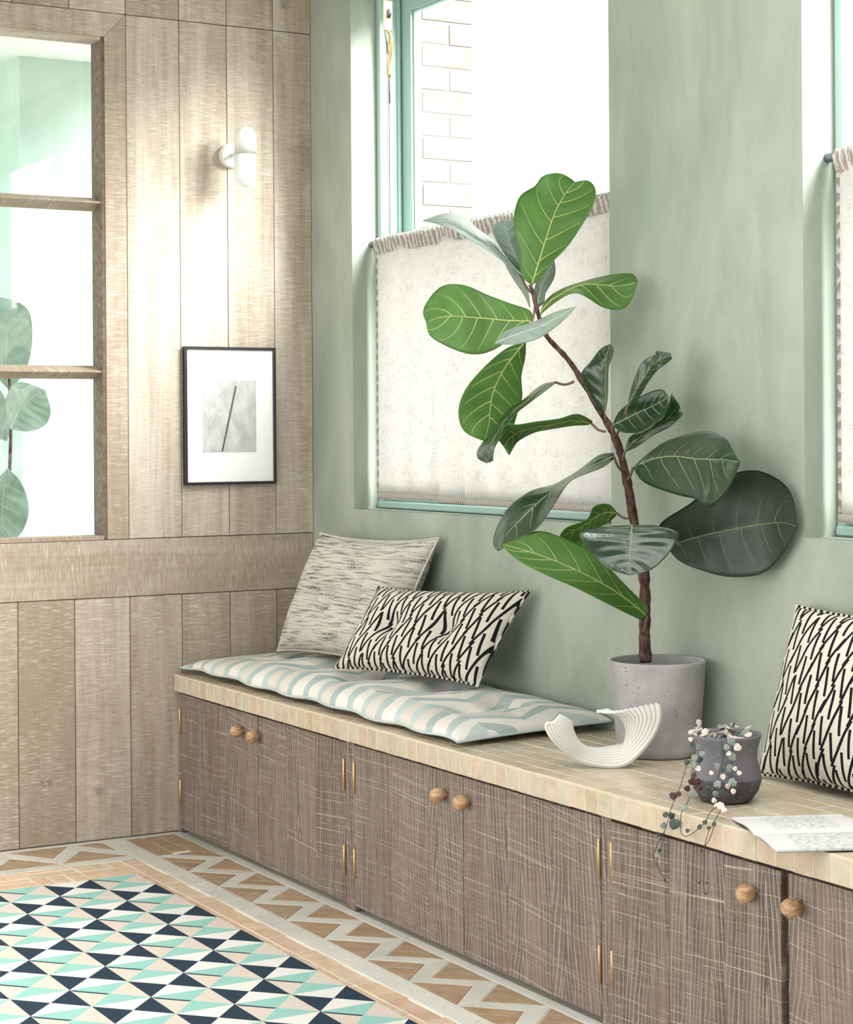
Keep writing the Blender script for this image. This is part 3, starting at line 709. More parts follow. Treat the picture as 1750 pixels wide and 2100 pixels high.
# pattern materials
def stroke_mat():
    t = NT('zigzag_stroke_linen', 0.9, 0.05); x, y, _ = t.xyz(t.uvc()); cw, ch = 0.0172, 0.068
    x = t.math('ADD', x, 5.0); y = t.math('ADD', y, 5.0)
    ci = t.math('FLOOR', t.math('DIVIDE', x, cw)); fx = t.math('SUBTRACT', t.math('FRACT', t.math('DIVIDE', x, cw)), 0.5)
    tot = None
    for dc in (-1, 0, 1):
        cc = t.math('ADD', ci, float(dc)); r1 = t.white(t.comb(cc, 3.0, 1.0)); off = t.math('ADD', t.math('MULTIPLY', r1, 0.35), t.math('MULTIPLY', cc, 0.27))
        yy = t.math('ADD', t.math('DIVIDE', y, ch), off); rj = t.math('FLOOR', yy); fy = t.math('SUBTRACT', t.math('FRACT', yy), 0.5)
        par = t.math('MODULO', t.math('ADD', t.math('ADD', cc, rj), 4000.0), 2.0)
        r2 = t.white(t.comb(cc, rj, 7.0))
        slope = t.math('ADD', t.math('MULTIPLY', t.math('SUBTRACT', par, 0.18), 1.9), t.math('MULTIPLY', t.math('SUBTRACT', r2, 0.5), 0.5))
        dx = t.math('SUBTRACT', t.math('SUBTRACT', fx, float(dc)), t.math('MULTIPLY', fy, slope))
        m = t.math('LESS_THAN', t.math('ABSOLUTE', dx), 0.235)
        m = t.math('MULTIPLY', m, t.math('LESS_THAN', t.math('ABSOLUTE', fy), 0.46))
        tot = m if tot is None else t.math('MAXIMUM', tot, m)
    wv = t.noise(t.uvc(), 900, 2)
    base = t.mix(t.ramp(wv, [(0.35, 0), (0.65, 1)]), (0.50, 0.48, 0.41), (0.61, 0.59, 0.515))
    t.col(t.mix(tot, base, (0.012, 0.012, 0.014))); t.bump(wv, 0.15, 0.002); return t.m
def slub_mat():
    t = NT('slub_weave', 0.95, 0.05); v = t.uvc(); x, y, _ = t.xyz(v)
    v2 = t.comb(x, t.math('ADD', y, t.math('MULTIPLY', t.noise(v, 6, 2), 0.02)), 0.0)
    a = t.noise(sca(t, v2, 9, 150, 1), 1, 3, 0.6); b = t.noise(sca(t, v, 400, 90, 1), 1, 2, 0.6); g = t.noise(sca(t, v2, 5, 14, 1), 1, 2)
    f = t.math('MULTIPLY', t.ramp(a, [(0.48, 0), (0.60, 1)]), t.ramp(b, [(0.36, 0.25), (0.58, 1)])); f = t.math('MULTIPLY', f, t.ramp(g, [(0.3, 0.45), (0.55, 1)]))
    w_ = t.noise(sca(t, v, 260, 260, 1), 1, 2)
    base = t.mix(t.ramp(w_, [(0.3, 0), (0.7, 1)]), (0.43, 0.405, 0.365), (0.58, 0.555, 0.51))
    t.col(t.mix(f, base, (0.055, 0.05, 0.047))).bump(t.math('ADD', a, w_), 0.3, 0.003); return t.m
def pad_mat():
    t = NT('aqua_leaf_print', 0.9, 0.05); x, y, _ = t.xyz(t.uvc())
    nz = t.noise(t.uvc(), 7, 2); x = t.math('ADD', x, t.math('MULTIPLY_ADD', nz, 0.02, 5.0)); y = t.math('ADD', y, t.math('MULTIPLY_ADD', nz, 0.015, 5.0))
    tri = t.math('PINGPONG', t.math('DIVIDE', y, 0.125), 1.0)
    row = t.math('FLOOR', t.math('DIVIDE', y, 0.125))
    s_ = t.math('ADD', x, t.math('MULTIPLY', tri, 0.095)); s_ = t.math('ADD', s_, t.math('MULTIPLY', t.white(t.comb(row, 2.0, 0.0)), 0.012))
    f = t.math('FRACT', t.math('DIVIDE', s_, 0.088)); cell = t.math('FLOOR', t.math('DIVIDE', s_, 0.088))
    r = t.white(t.comb(cell, row, 4.0))
    thr = t.math('ADD', 0.42, t.math('MULTIPLY', t.math('SUBTRACT', tri, 0.5), 0.30))
    m = t.math('LESS_THAN', f, thr)
    n1 = t.noise(t.uvc(), 500, 2, 0.6)
    teal = t.mix(t.ramp(r, [(0, 0), (1, 1)]), (0.29, 0.37, 0.37), (0.44, 0.50, 0.495)); teal = t.mix(t.ramp(n1, [(0.4, 0), (0.7, 0.4)]), teal, (0.62, 0.69, 0.68))
    pale = t.mix(t.math('GREATER_THAN', r, 0.62), (0.68, 0.65, 0.615), (0.60, 0.56, 0.51))
    t.col(t.mix(m, pale, teal)).bump(n1, 0.15, 0.002); return t.m
M['stroke'] = stroke_mat(); M['slub'] = slub_mat(); M['padcloth'] = pad_mat()
t = NT('black_cream_piping', 0.9, 0.05); n_ = t.n('TexWave'); n_.inputs['Scale'].default_value = 18; n_.inputs['Distortion'].default_value = 3; t.set(n_.inputs['Vector'], t.obj())
t.col(t.mix(t.math('GREATER_THAN', n_.outputs['Fac'], 0.45), (0.55, 0.53, 0.45), (0.015, 0.015, 0.017))); M['strokepipe'] = t.m
M['slubpipe'] = plain('cream_piping', (0.56, 0.53, 0.47), 0.9, 0.05); M['padpipe'] = plain('grey_aqua_piping', (0.44, 0.51, 0.51), 0.9, 0.05); M['thread'] = plain('dark_thread', (0.05, 0.05, 0.05), 0.9); M['thread2'] = plain('cream_thread', (0.62, 0.56, 0.42), 0.9)
# seat pad
FLc, FRc, BRc, BLc = (0.012, -0.468, 0.518), (1.715, -0.470, 0.509), (1.690, -0.010, 0.520), (0.012, -0.012, 0.522)
ptufts = [(-0.72+0.36*i, 0.30 if k else -0.22, 0.045, 0.62) for i in range(5) for k in (0, 1)]
po, pbase, pprof, pn, pc = cushion('seat_pad', FLc, FRc, BLc, BRc, 0.104, 0.012, [M['padcloth'], M['padpipe']], 'tufted aqua and white leaf print seat pad lying on the tiled bench', 'seat pad', None, ptufts, grid=80, flat=0.74, pipe=0.0032, ex=0.36, wave=0.0045)
for tu, tv, _, _ in ptufts:
    p = pbase(tu, tv)+pn*(0.052*pprof(tu, tv)+0.003)
    tubes('tuft', [catmull([p+Vector((-0.008, 0.004, 0.004)), p, p+Vector((0.004, -0.008, 0.009))], 6), catmull([p+Vector((0.010, 0.006, 0.006)), p, p+Vector((-0.002, 0.009, 0.010))], 6)], 0.0008, M['thread'], po, 4)
# cushions
go, gb, gp, gn, gc = cushion('grey_cushion', (0.170, -0.215, 0.566), (0.80, -0.165, 0.572), (0.262, -0.105, 0.934), (0.868, -0.030, 0.942), 0.17, 0.020, [M['slub'], M['slubpipe']], 'square cream cushion with charcoal slub lines, in the corner of the window seat', 'cushion', None, [(-0.50, -0.05, 0.034, 0.62), (-0.16, -0.10, 0.034, 0.62), (0.3, -0.10, 0.034, 0.62)], grid=48)
so_, sb, sp_, sn, sc = cushion('lumbar_cushion', (0.785, -0.325, 0.582), (1.300, -0.165, 0.576), (0.800, -0.190, 0.804), (1.362, -0.040, 0.823), 0.125, 0.014, [M['stroke'], M['strokepipe']], 'oblong cream cushion with black zigzag strokes propped on the aqua seat pad', 'cushion', 'black stroke cushions', [(-0.42, 0.02, 0.030, 0.60), (0.36, 0.02, 0.030, 0.60)], grid=48)
for tu in (-0.42, 0.36):
    p = sb(tu, 0.02)+sn*(0.0625*sp_(tu, 0.02)+0.004)
    tubes('tuft', [catmull([p+Vector((-0.01, 0, 0.012)), p, p+Vector((0.012, -0.004, -0.010))], 6), catmull([p+Vector((0.008, 0, 0.012)), p, p+Vector((-0.006, -0.006, -0.012))], 6)], 0.0012, M['thread2'], so_, 4)
cushion('lumbar_cushion', (2.395, -0.120, 0.503), (2.93, -0.125, 0.503), (2.425, -0.035, 0.862), (2.95, -0.030, 0.86), 0.12, 0.012, [M['stroke'], M['strokepipe']], 'tall cream cushion with black zigzag strokes standing behind the open magazine', 'cushion', 'black stroke cushions', [], grid=48)
# ------------------------------------------------------------------ fiddle leaf fig in a concrete pot
def concrete():
    t = NT('grey_concrete', 0.75, 0.2); v = t.obj(); n1 = t.noise(v, 9, 5, 0.6); n2 = t.noise(v, 120, 2)
    c = t.mix(t.ramp(n1, [(0.3, 0), (0.7, 1)]), (0.245, 0.238, 0.238), (0.385, 0.375, 0.37))
    vo = t.n('TexVoronoi'); t.set(vo.inputs['Vector'], v); vo.inputs['Scale'].default_value = 95
    pit = t.math('MULTIPLY', t.ramp(vo.outputs['Distance'], [(0.10, 1), (0.2, 0)]), t.ramp(t.noise(v, 14, 2), [(0.5, 0), (0.62, 1)]))
    t.col(t.mix(pit, c, (0.04, 0.04, 0.04))).bump(t.math('SUBTRACT', n2, pit), 0.2, 0.003); return t.m
M['concrete'] = concrete()
t = NT('dark_soil', 0.95, 0.05); t.col(t.mix(t.noise(t.obj(), 90, 4), (0.015, 0.01, 0.008), (0.07, 0.05, 0.04))).bump(t.noise(t.obj(), 60, 4), 1.0, 0.02); M['soil'] = t.m
PC = Vector((2.0345, -0.1195, TOP))
fig_pot = empty('concrete_pot', PC); tag(fig_pot, 'large grey concrete plant pot holding the fiddle leaf fig', 'pot')
lathe('body', [(0.0, 0.0005), (0.088, 0.0005), (0.0945, 0.006), (0.0965, 0.02), (0.1035, 0.12), (0.1105, 0.208), (0.1110, 0.2165), (0.1090, 0.2195), (0.1055, 0.2170), (0.1035, 0.200), (0.099, 0.17)], M['concrete'], PC, fig_pot, 72, wob=0.0015)
lathe('soil', [(0.0, 0.192), (0.04, 0.1925), (0.08, 0.190), (0.1005, 0.1875)], M['soil'], PC, fig_pot, 40)
def leafmat(name, top, rough, spec, tr, trf):
    t = NT(name, rough, spec); v = rndoff(t); n1 = t.noise(v, 14, 4, 0.6); n2 = t.noise(v, 60, 3)
    c = t.mix(t.ramp(n1, [(0.3, 0), (0.7, 1)]), tuple(x*0.75 for x in top), tuple(x*1.25 for x in top))
    t.col(c).bump(t.math('ADD', n1, t.math('MULTIPLY', n2, 0.4)), 0.25, 0.006); translucent(t, tr, trf); return t.m
M['leaf_top'] = leafmat('fig_leaf_upper', (0.018, 0.036, 0.020), 0.27, 0.8, (0.22, 0.50, 0.07), 0.18)
M['leaf_dark'] = leafmat('fig_leaf_old', (0.017, 0.027, 0.017), 0.42, 0.45, (0.10, 0.2, 0.05), 0.08)
M['leaf_glare'] = leafmat('fig_leaf_glare', (0.22, 0.285, 0.245), 0.42, 0.7, (0.22, 0.36, 0.2), 0.15)  # glare on brightly lit leaves, painted as a pale leaf colour
M['leaf_under'] = leafmat('fig_leaf_underside', (0.115, 0.225, 0.06), 0.50, 0.40, (0.22, 0.66, 0.06), 0.50)
M['vein'] = plain('leaf_vein', (0.33, 0.38, 0.12), 0.5)
M['vein_glare'] = plain('leaf_vein_glare', (0.30, 0.36, 0.31), 0.5); M['vein_pale'] = plain('leaf_vein_pale', (0.24, 0.30, 0.16), 0.5); M['vein_dark'] = plain('leaf_vein_dull', (0.17, 0.21, 0.08), 0.5)  # first vein colour paled to go with the painted leaf glare
t = NT('fig_bark', 0.8, 0.2); t.col(t.mix(t.ramp(t.noise(sca(t, t.obj(), 90, 90, 40), 1, 4), [(0.35, 0), (0.65, 1)]), (0.030, 0.014, 0.013), (0.13, 0.068, 0.062))).bump(t.noise(t.obj(), 160, 3), 0.5, 0.004); M['bark'] = t.m
M['petiole'] = plain('petiole_skin', (0.16, 0.10, 0.07), 0.5)
fig = empty('fiddle_leaf_fig', PC+Vector((0, 0, 0.193))); tag(fig, 'tall leaning fiddle leaf fig with big leaves growing in the grey concrete pot', 'plant')
C1 = (840, 330, 3.5); C2 = (920, 680, 3.365); C3 = (980, 860, 2.5735)
def px(c, p): return (c[0]+p[0]/c[2], c[1]+p[1]/c[2])
STEM = [(1325, 1358), (1322, 1300), (1324, 1250), (1321, 1180), (1310, 1110), (1299, 1060), (1291, 1010), (1284, 975), (1272, 925), (1258, 890), (1243, 862), (1200, 790), (1165, 737), (1122, 690), (1106, 650), (1096, 612), (1088, 585)]
ZS0 = (PC-CAM).dot(FWD)
def zstem(y): return ZS0+0.20*max(0.0, min(1.0, (1355-y)/770))
sp3 = catmull([at(x, y, zstem(y)) for x, y in STEM], 90)
random.seed(11); _bumps = [random.uniform(0.88, 1.18) for _ in range(90)]
def srad(f):
    r = 0.0108*(1-f)**0.9+0.0042 if f < 0.6 else 0.0088-(f-0.6)*0.009
    return max(0.004, r*_bumps[int(f*89)]*(0.92 if f < 0.75 else 0.85))
tube('stem', sp3, srad, M['bark'], fig, 10)
def leaf(crop, L, Mi, R, db, dt, sl, sr, side, sag=0.0, wav=0.006, vein='vein', pet=None, zabs=None, parent=None):
    """outlines and midrib as picture points; db/dt depth offset (m) at base and tip from the stem, sl/sr extra depth of each margin"""
    ns, nt_ = 22, 11; NG = 40
    Lp = catmull([Vector((*px(crop, p), 0)) for p in L], ns); Mp = catmull([Vector((*px(crop, p), 0)) for p in Mi], ns); Rp = catmull([Vector((*px(crop, p), 0)) for p in R], ns)
    zb = zabs if zabs else zstem(px(crop, Mi[0])[1]); ph = random.uniform(0, 6)
    nk = ns
    def srf(s, t):
        k = s*(nk-1); i = min(int(k), nk-2); f = k-i
        lp = Lp[i].lerp(Lp[i+1], f); mp = Mp[i].lerp(Mp[i+1], f); rp = Rp[i].lerp(Rp[i+1], f)
        e = lp if t < 0 else rp; q = mp.lerp(e, abs(t))
        pr = math.sin(math.pi*min(1, max(0, s)))**0.6
        z = zb+db+(dt-db)*s+sag*4*s*(1-s)+(sl if t < 0 else sr)*abs(t)**1.4*pr
        z += wav*pr*abs(t)*math.sin(s*13+ph+(0 if t < 0 else 2))+0.0016*pr*math.sin((s-0.16*abs(t)**1.25)/0.135*2*math.pi)*math.sin(math.pi*abs(t))
        # stay clear of the wall
        den = (RIGHT*((q.x-PX)/F)+UP*(-(q.y-PY)/F)+FWD).y
        zmax = (-0.022-CAM.y)/den
        if not zabs and z > zmax-0.02: z = zmax-0.02*math.exp(-(z-(zmax-0.02))/0.02)
        return at(q.x, q.y, z)
    Gd = [[srf(i/(NG-1), j/nt_) for j in range(-nt_, nt_+1)] for i in range(NG)]; ncv = ns; ns = NG
    m = 2*nt_+1; nrmv = []
    for i in range(ns):
        for j in range(m):
            a = Gd[min(i+1, ns-1)][j]-Gd[max(i-1, 0)][j]; b = Gd[i][min(j+1, m-1)]-Gd[i][max(j-1, 0)]; n = a.cross(b)
            nrmv.append(n.normalized() if n.length > 1e-9 else Vector((0, 0, 0)))
    # orient: normals towards the camera carry material 0
    sgn = 1 if sum(n.dot(CAM-Gd[0][0]) for n in nrmv) > 0 else -1
    th = 0.0005; V, Fc, fm = [], [], []
    flat = [p for r in Gd for p in r]
    V = [p+n*sgn*th for p, n in zip(flat, nrmv)]+[p-n*sgn*th for p, n in zip(flat, nrmv)]; K = len(flat)
    for i in range(ns-1):
        for j in range(m-1):
            a = i*m+j; q = (a, a+1, a+m+1, a+m) if sgn < 0 else (a, a+m, a+m+1, a+1)
            Fc.append(q); fm.append(0); Fc.append(tuple(x+K for x in q[::-1])); fm.append(1)
    rim = [j for j in range(m)]+[i*m+m-1 for i in range(1, ns)]+[(ns-1)*m+j for j in range(m-2, -1, -1)]+[i*m for i in range(ns-2, 0, -1)]
    for a, b in zip(rim, rim[1:]+rim[:1]): Fc.append((a, b, b+K, a+K)); fm.append(0)
    mm = {'under': [M['leaf_under'], M['leaf_top']], 'top': [M['leaf_top'], M['leaf_under']], 'glare': [M['leaf_glare'], M['leaf_under']], 'dark': [M['leaf_dark'], M['leaf_under']]}[side]
    lf = mk('leaf', V, Fc, mm, parent or fig, smooth=True, fm=fm)
    paths = [[srf(0.02+0.95*k/15, 0) for k in range(16)]]
    for k in range(6):
        s0 = 0.07+0.135*k
        for sg in (-1, 1):
            paths.append([srf(min(0.97, s0+0.05*sg*0.3+0.16*f**1.25), sg*0.92*f) for f in [x/7 for x in range(8)]])
    V, Fc = [], []; vw = 0.72 if side in ('top', 'dark') else 1.0
    for i, p in enumerate(paths):
        v, f = tubegeo(p, (lambda s, i=i: vw*(0.0024*(1-s*0.6) if i == 0 else 0.0014*(1-s*0.5))), 5, False); k = len(V); V += v; Fc += [tuple(x+k for x in q) for q in f]
    mk('veins', V, Fc, M['vein_dark' if side in ('top', 'dark') and vein == 'vein' else vein], lf, smooth=True)
    b = srf(0.0, 0)
    if pet:
        a = pet; za = zstem(a[1]); A = at(a[0], a[1], za)
        mid = (A+b)/2+Vector((0, 0, -0.006))
        tube('petiole', catmull([A, mid, b], 8), 0.0032, M['petiole'], fig, 7)
random.seed(5)
# upright leaf at the top
leaf(C1, [(878,890),(800,820),(795,660),(748,450),(785,260),(900,180),(960,105),(1090,88),(1190,150)], [(878,890),(905,800),(940,690),(985,545),(1035,395),(1080,300),(1120,235),(1155,190),(1190,150)], [(878,890),(940,850),(1010,745),(1140,610),(1240,460),(1310,340),(1342,220),(1290,140),(1190,150)], -0.02, -0.02, -0.02, 0.01, 'under', pet=(1088, 592))
# big leaf to the left
leaf(C1, [(880,1150),(868,1075),(720,1022),(560,962),(390,890),(220,905),(100,1060),(120,1160)], [(880,1150),(790,1150),(660,1143),(540,1130),(420,1122),(320,1115),(210,1125),(120,1160)], [(880,1150),(770,1215),(680,1310),(560,1375),(440,1388),(300,1345),(150,1260),(120,1160)], 0.0, 0.02, 0.02, -0.02, 'under', wav=0.01, pet=(1098, 625))
# hanging leaf under it
leaf(C2, [(520,75),(400,115),(240,250),(110,410),(68,560),(110,690),(245,757)], [(525,75),(445,175),(372,280),(312,410),(288,530),(280,640),(245,757)], [(535,75),(530,180),(503,310),(510,450),(475,570),(420,690),(245,757)], 0.02, 0.05, -0.01, 0.03, 'under', pet=(1106, 655))
# curled leaf pointing at the room
leaf(C1, [(610,1312),(690,1225),(800,1185),(910,1148),(1060,1080),(1200,1045)], [(610,1312),(720,1265),(830,1225),(930,1190),(1075,1115),(1200,1045)], [(610,1312),(740,1318),(850,1300),(945,1265),(1085,1165),(1200,1045)], -0.10, -0.12, 0.06, -0.04, 'glare', vein='vein_glare', pet=None)
# leaf to the upper right, tip against the wall
leaf(C1, [(935,1110),(975,1005),(1080,925),(1240,868),(1440,818),(1600,810),(1640,870)], [(935,1110),(995,1020),(1110,945),(1235,890),(1380,890),(1510,900),(1640,870)], [(935,1110),(1015,1040),(1140,960),(1240,960),(1400,1055),(1560,1050),(1640,870)], 0.0, -0.02, 0.06, -0.05, 'under', pet=(1104, 650))
# long pale leaf to the upper left
leaf(C1, [(800,815),(690,690),(600,570),(480,480),(370,388),(240,380),(88,430)], [(800,825),(700,722),(590,618),(450,525),(330,455),(215,415),(88,430)], [(800,835),(715,765),(630,690),(480,590),(330,505),(200,452),(88,430)], 0.02, 0.08, 0.11, -0.04, 'glare', vein='vein_glare', pet=(1090, 600))
# leaf behind the upright one
leaf(C1, [(870,880),(720,720),(650,620),(600,520),(610,460),(680,418)], [(870,880),(800,740),(740,620),(700,520),(690,460),(680,418)], [(870,880),(900,740),(860,600),(810,500),(760,430),(680,418)], 0.06, 0.12, 0.02, 0.02, 'glare', vein='vein_glare')
leaf(C1, [(865,1050),(820,960),(760,870),(710,790),(680,725)], [(865,1050),(838,960),(790,870),(740,795),(680,725)], [(865,1050),(858,960),(830,880),(790,810),(680,725)], 0.04, 0.08, 0.05, -0.03, 'glare', vein='vein_glare')
leaf(C1, [(905,1065),(885,1000),(895,920),(930,830),(985,770),(1040,712)], [(905,1065),(925,985),(950,900),(980,830),(1010,770),(1040,712)], [(905,1065),(965,1020),(978,950),(1035,850),(1048,780),(1040,712)], 0.04, 0.08, 0.01, 0.03, 'glare', vein='vein_glare')
# middle right leaves
leaf(C2, [(1080,580),(985,460),(916,300),(985,205),(1050,120),(1120,85)], [(1080,580),(1085,470),(1080,350),(1085,240),(1095,160),(1120,85)], [(1080,580),(1098,470),(1103,350),(1108,240),(1140,140),(1120,85)], -0.02, -0.06, 0.03, 0.10, 'top', pet=(1245, 862))
leaf(C2, [(1235,520),(1268,370),(1335,215),(1420,165),(1445,135),(1535,150)], [(1235,520),(1300,400),(1365,300),(1405,230),(1460,200),(1535,165)], [(1235,520),(1305,470),(1375,355),(1440,270),(1500,225),(1545,185)], -0.10, -0.15, 0.01, -0.05, 'top', pet=(1262, 898))
leaf(C2, [(1130,650),(1185,545),(1300,465),(1400,415),(1480,402),(1520,455)], [(1130,650),(1230,600),(1320,555),(1400,520),(1470,480),(1520,455)], [(1130,650),(1210,697),(1320,690),(1410,640),(1490,590),(1520,455)], -0.06, -0.20, 0.06, -0.06, 'top', vein='vein_pale', pet=(1262, 900))
leaf(C2, [(1215,832),(1255,725),(1390,645),(1500,540),(1540,430)], [(1215,832),(1290,752),(1400,680),(1515,600),(1590,500)], [(1215,832),(1310,790),(1405,722),(1530,655),(1618,575)], -0.06, -0.16, 0.03, -0.05, 'top', pet=(1276, 945))
# leaves to the left, half way up
leaf(C2, [(740,345),(640,368),(520,468),(400,550),(300,690),(210,800),(200,870),(260,908)], [(740,350),(655,385),(540,480),(420,575),(345,690),(280,790),(255,850),(270,905)], [(740,355),(680,402),(560,492),(440,592),(385,700),(325,790),(310,850),(308,892)], -0.02, -0.08, 0.08, -0.06, 'top', pet=(1177, 783))
leaf(C2, [(995,618),(890,568),(760,602),(600,622),(480,642),(400,640),(345,745)], [(985,632),(860,612),(730,638),(600,660),(490,692),(420,735),(385,800)], [(965,645),(860,650),(720,672),(600,695),(510,738),(465,775),(420,855)], 0.0, -0.06, -0.08, 0.05, 'under', pet=(1243, 885))
leaf(C3, [(722,178),(640,188),(530,270),(400,345),(280,378),(150,480),(82,630),(100,692)], [(718,195),(655,222),(548,280),(430,355),(330,430),(225,530),(150,610),(105,692)], [(715,212),(662,252),(562,292),(480,335),(400,455),(320,570),(240,622),(110,694)], -0.02, -0.10, 0.06, -0.07, 'top', vein='vein_pale', pet=(1275, 965))
# lower leaves
leaf(C3, [(895,985),(800,895),(700,790),(600,700),(480,638),(320,588),(190,640),(130,660)], [(895,1040),(800,960),(690,885),(570,820),(440,760),(310,710),(200,680),(130,660)], [(870,1062),(800,1030),(690,975),(520,890),(370,825),(230,755),(160,700),(130,660)], -0.04, -0.10, 0.06, -0.05, 'under', pet=(1318, 1300))
leaf(C3, [(735,490),(690,448),(615,460),(575,530),(470,570),(430,622)], [(735,495),(680,490),(620,515),(560,560),(490,595),(430,622)], [(735,505),(690,545),(640,570),(590,600),(520,650),(430,625)], 0.0, -0.03, -0.04, 0.04, 'under', pet=(1296, 1062))
leaf(C3, [(560,640),(500,600),(470,620),(520,690),(600,740)], [(760,600),(680,620),(600,640),(600,690),(640,740)], [(800,560),(760,640),(720,690),(680,730),(640,742)], 0.02, 0.0, 0.02, 0.02, 'under')
leaf(C3, [(815,558),(640,568),(538,598),(590,690),(680,782),(800,822)], [(815,558),(812,600),(808,660),(803,720),(800,780),(800,822)], [(815,558),(950,562),(1066,605),(1015,700),(915,795),(800,822)], -0.20, -0.26, -0.01, -0.01, 'top', sag=-0.008, vein='vein_pale', pet=(1302, 1075))
leaf(C3, [(820,255),(900,178),(1010,108),(1200,62),(1310,102),(1348,168),(1388,228)], [(820,255),(930,208),(1040,195),(1150,208),(1250,212),(1320,215),(1388,228)], [(820,255),(880,335),(1050,398),(1150,420),(1225,465),(1310,388),(1388,228)], -0.10, -0.40, 0.02, -0.055, 'top', vein='vein_pale', wav=0.014, pet=(1286, 985))
leaf(C3, [(1000,670),(955,560),(1120,445),(1300,308),(1480,270),(1645,370),(1690,570)], [(1000,670),(1120,632),(1260,597),(1400,570),(1530,550),(1620,545),(1690,570)], [(1000,670),(1060,745),(1180,797),(1330,832),(1500,815),(1600,720),(1690,570)], -0.10, -0.345, 0.0, 0.0, 'dark', pet=(1312, 1120))
# ------------------------------------------------------------------ plant behind the inside window
NP = at(18, 1500, 7.3); NP.z = 0.0
np_ = empty('leafy_floor_plant', NP); tag(np_, 'broad leaved plant standing in the next room behind the inside window', 'plant')
tube('stem', catmull([NP, NP+Vector((0.02, 0, 0.6)), at(14, 1100, 7.3), at(22, 900, 7.3), at(18, 760, 7.3)], 24), lambda f: 0.011-0.006*f, M['bark'], np_, 8)
lathe('nursery_pot', [(0.0, 0.001), (0.11, 0.001), (0.13, 0.28), (0.135, 0.285), (0.125, 0.28), (0.12, 0.25), (0.0, 0.25)], M['concrete'], NP, np_, 32)
CN = (0, 0, 1.0)
for L_, M_, R_ in (([(18,800),(-30,740),(-46,660),(-20,612),(30,616)], [(18,800),(12,745),(14,690),(22,650),(30,616)], [(18,800),(52,760),(66,700),(60,640),(30,616)]),
                   ([(14,905),(-50,880),(-90,830),(-96,790),(-60,770)], [(14,905),(-14,870),(-36,835),(-50,800),(-60,770)], [(14,905),(26,860),(10,815),(-16,785),(-60,770)]),
                   ([(20,880),(10,830),(26,790),(52,785),(92,800)], [(20,880),(36,848),(54,828),(72,812),(92,800)], [(20,880),(58,885),(92,872),(104,842),(92,800)]),
                   ([(16,960),(-30,1010),(-50,1060),(-30,1100),(10,1120)], [(16,960),(8,1000),(4,1040),(6,1080),(10,1120)], [(16,960),(44,990),(60,1040),(46,1090),(10,1120)])):
    leaf(CN, L_, M_, R_, 0.0, 0.02, 0.02, -0.02, 'glare', vein='vein_glare', zabs=7.3+random.uniform(-0.06, 0.06), parent=np_)  # pale leaf colour paints the haze seen through the pane
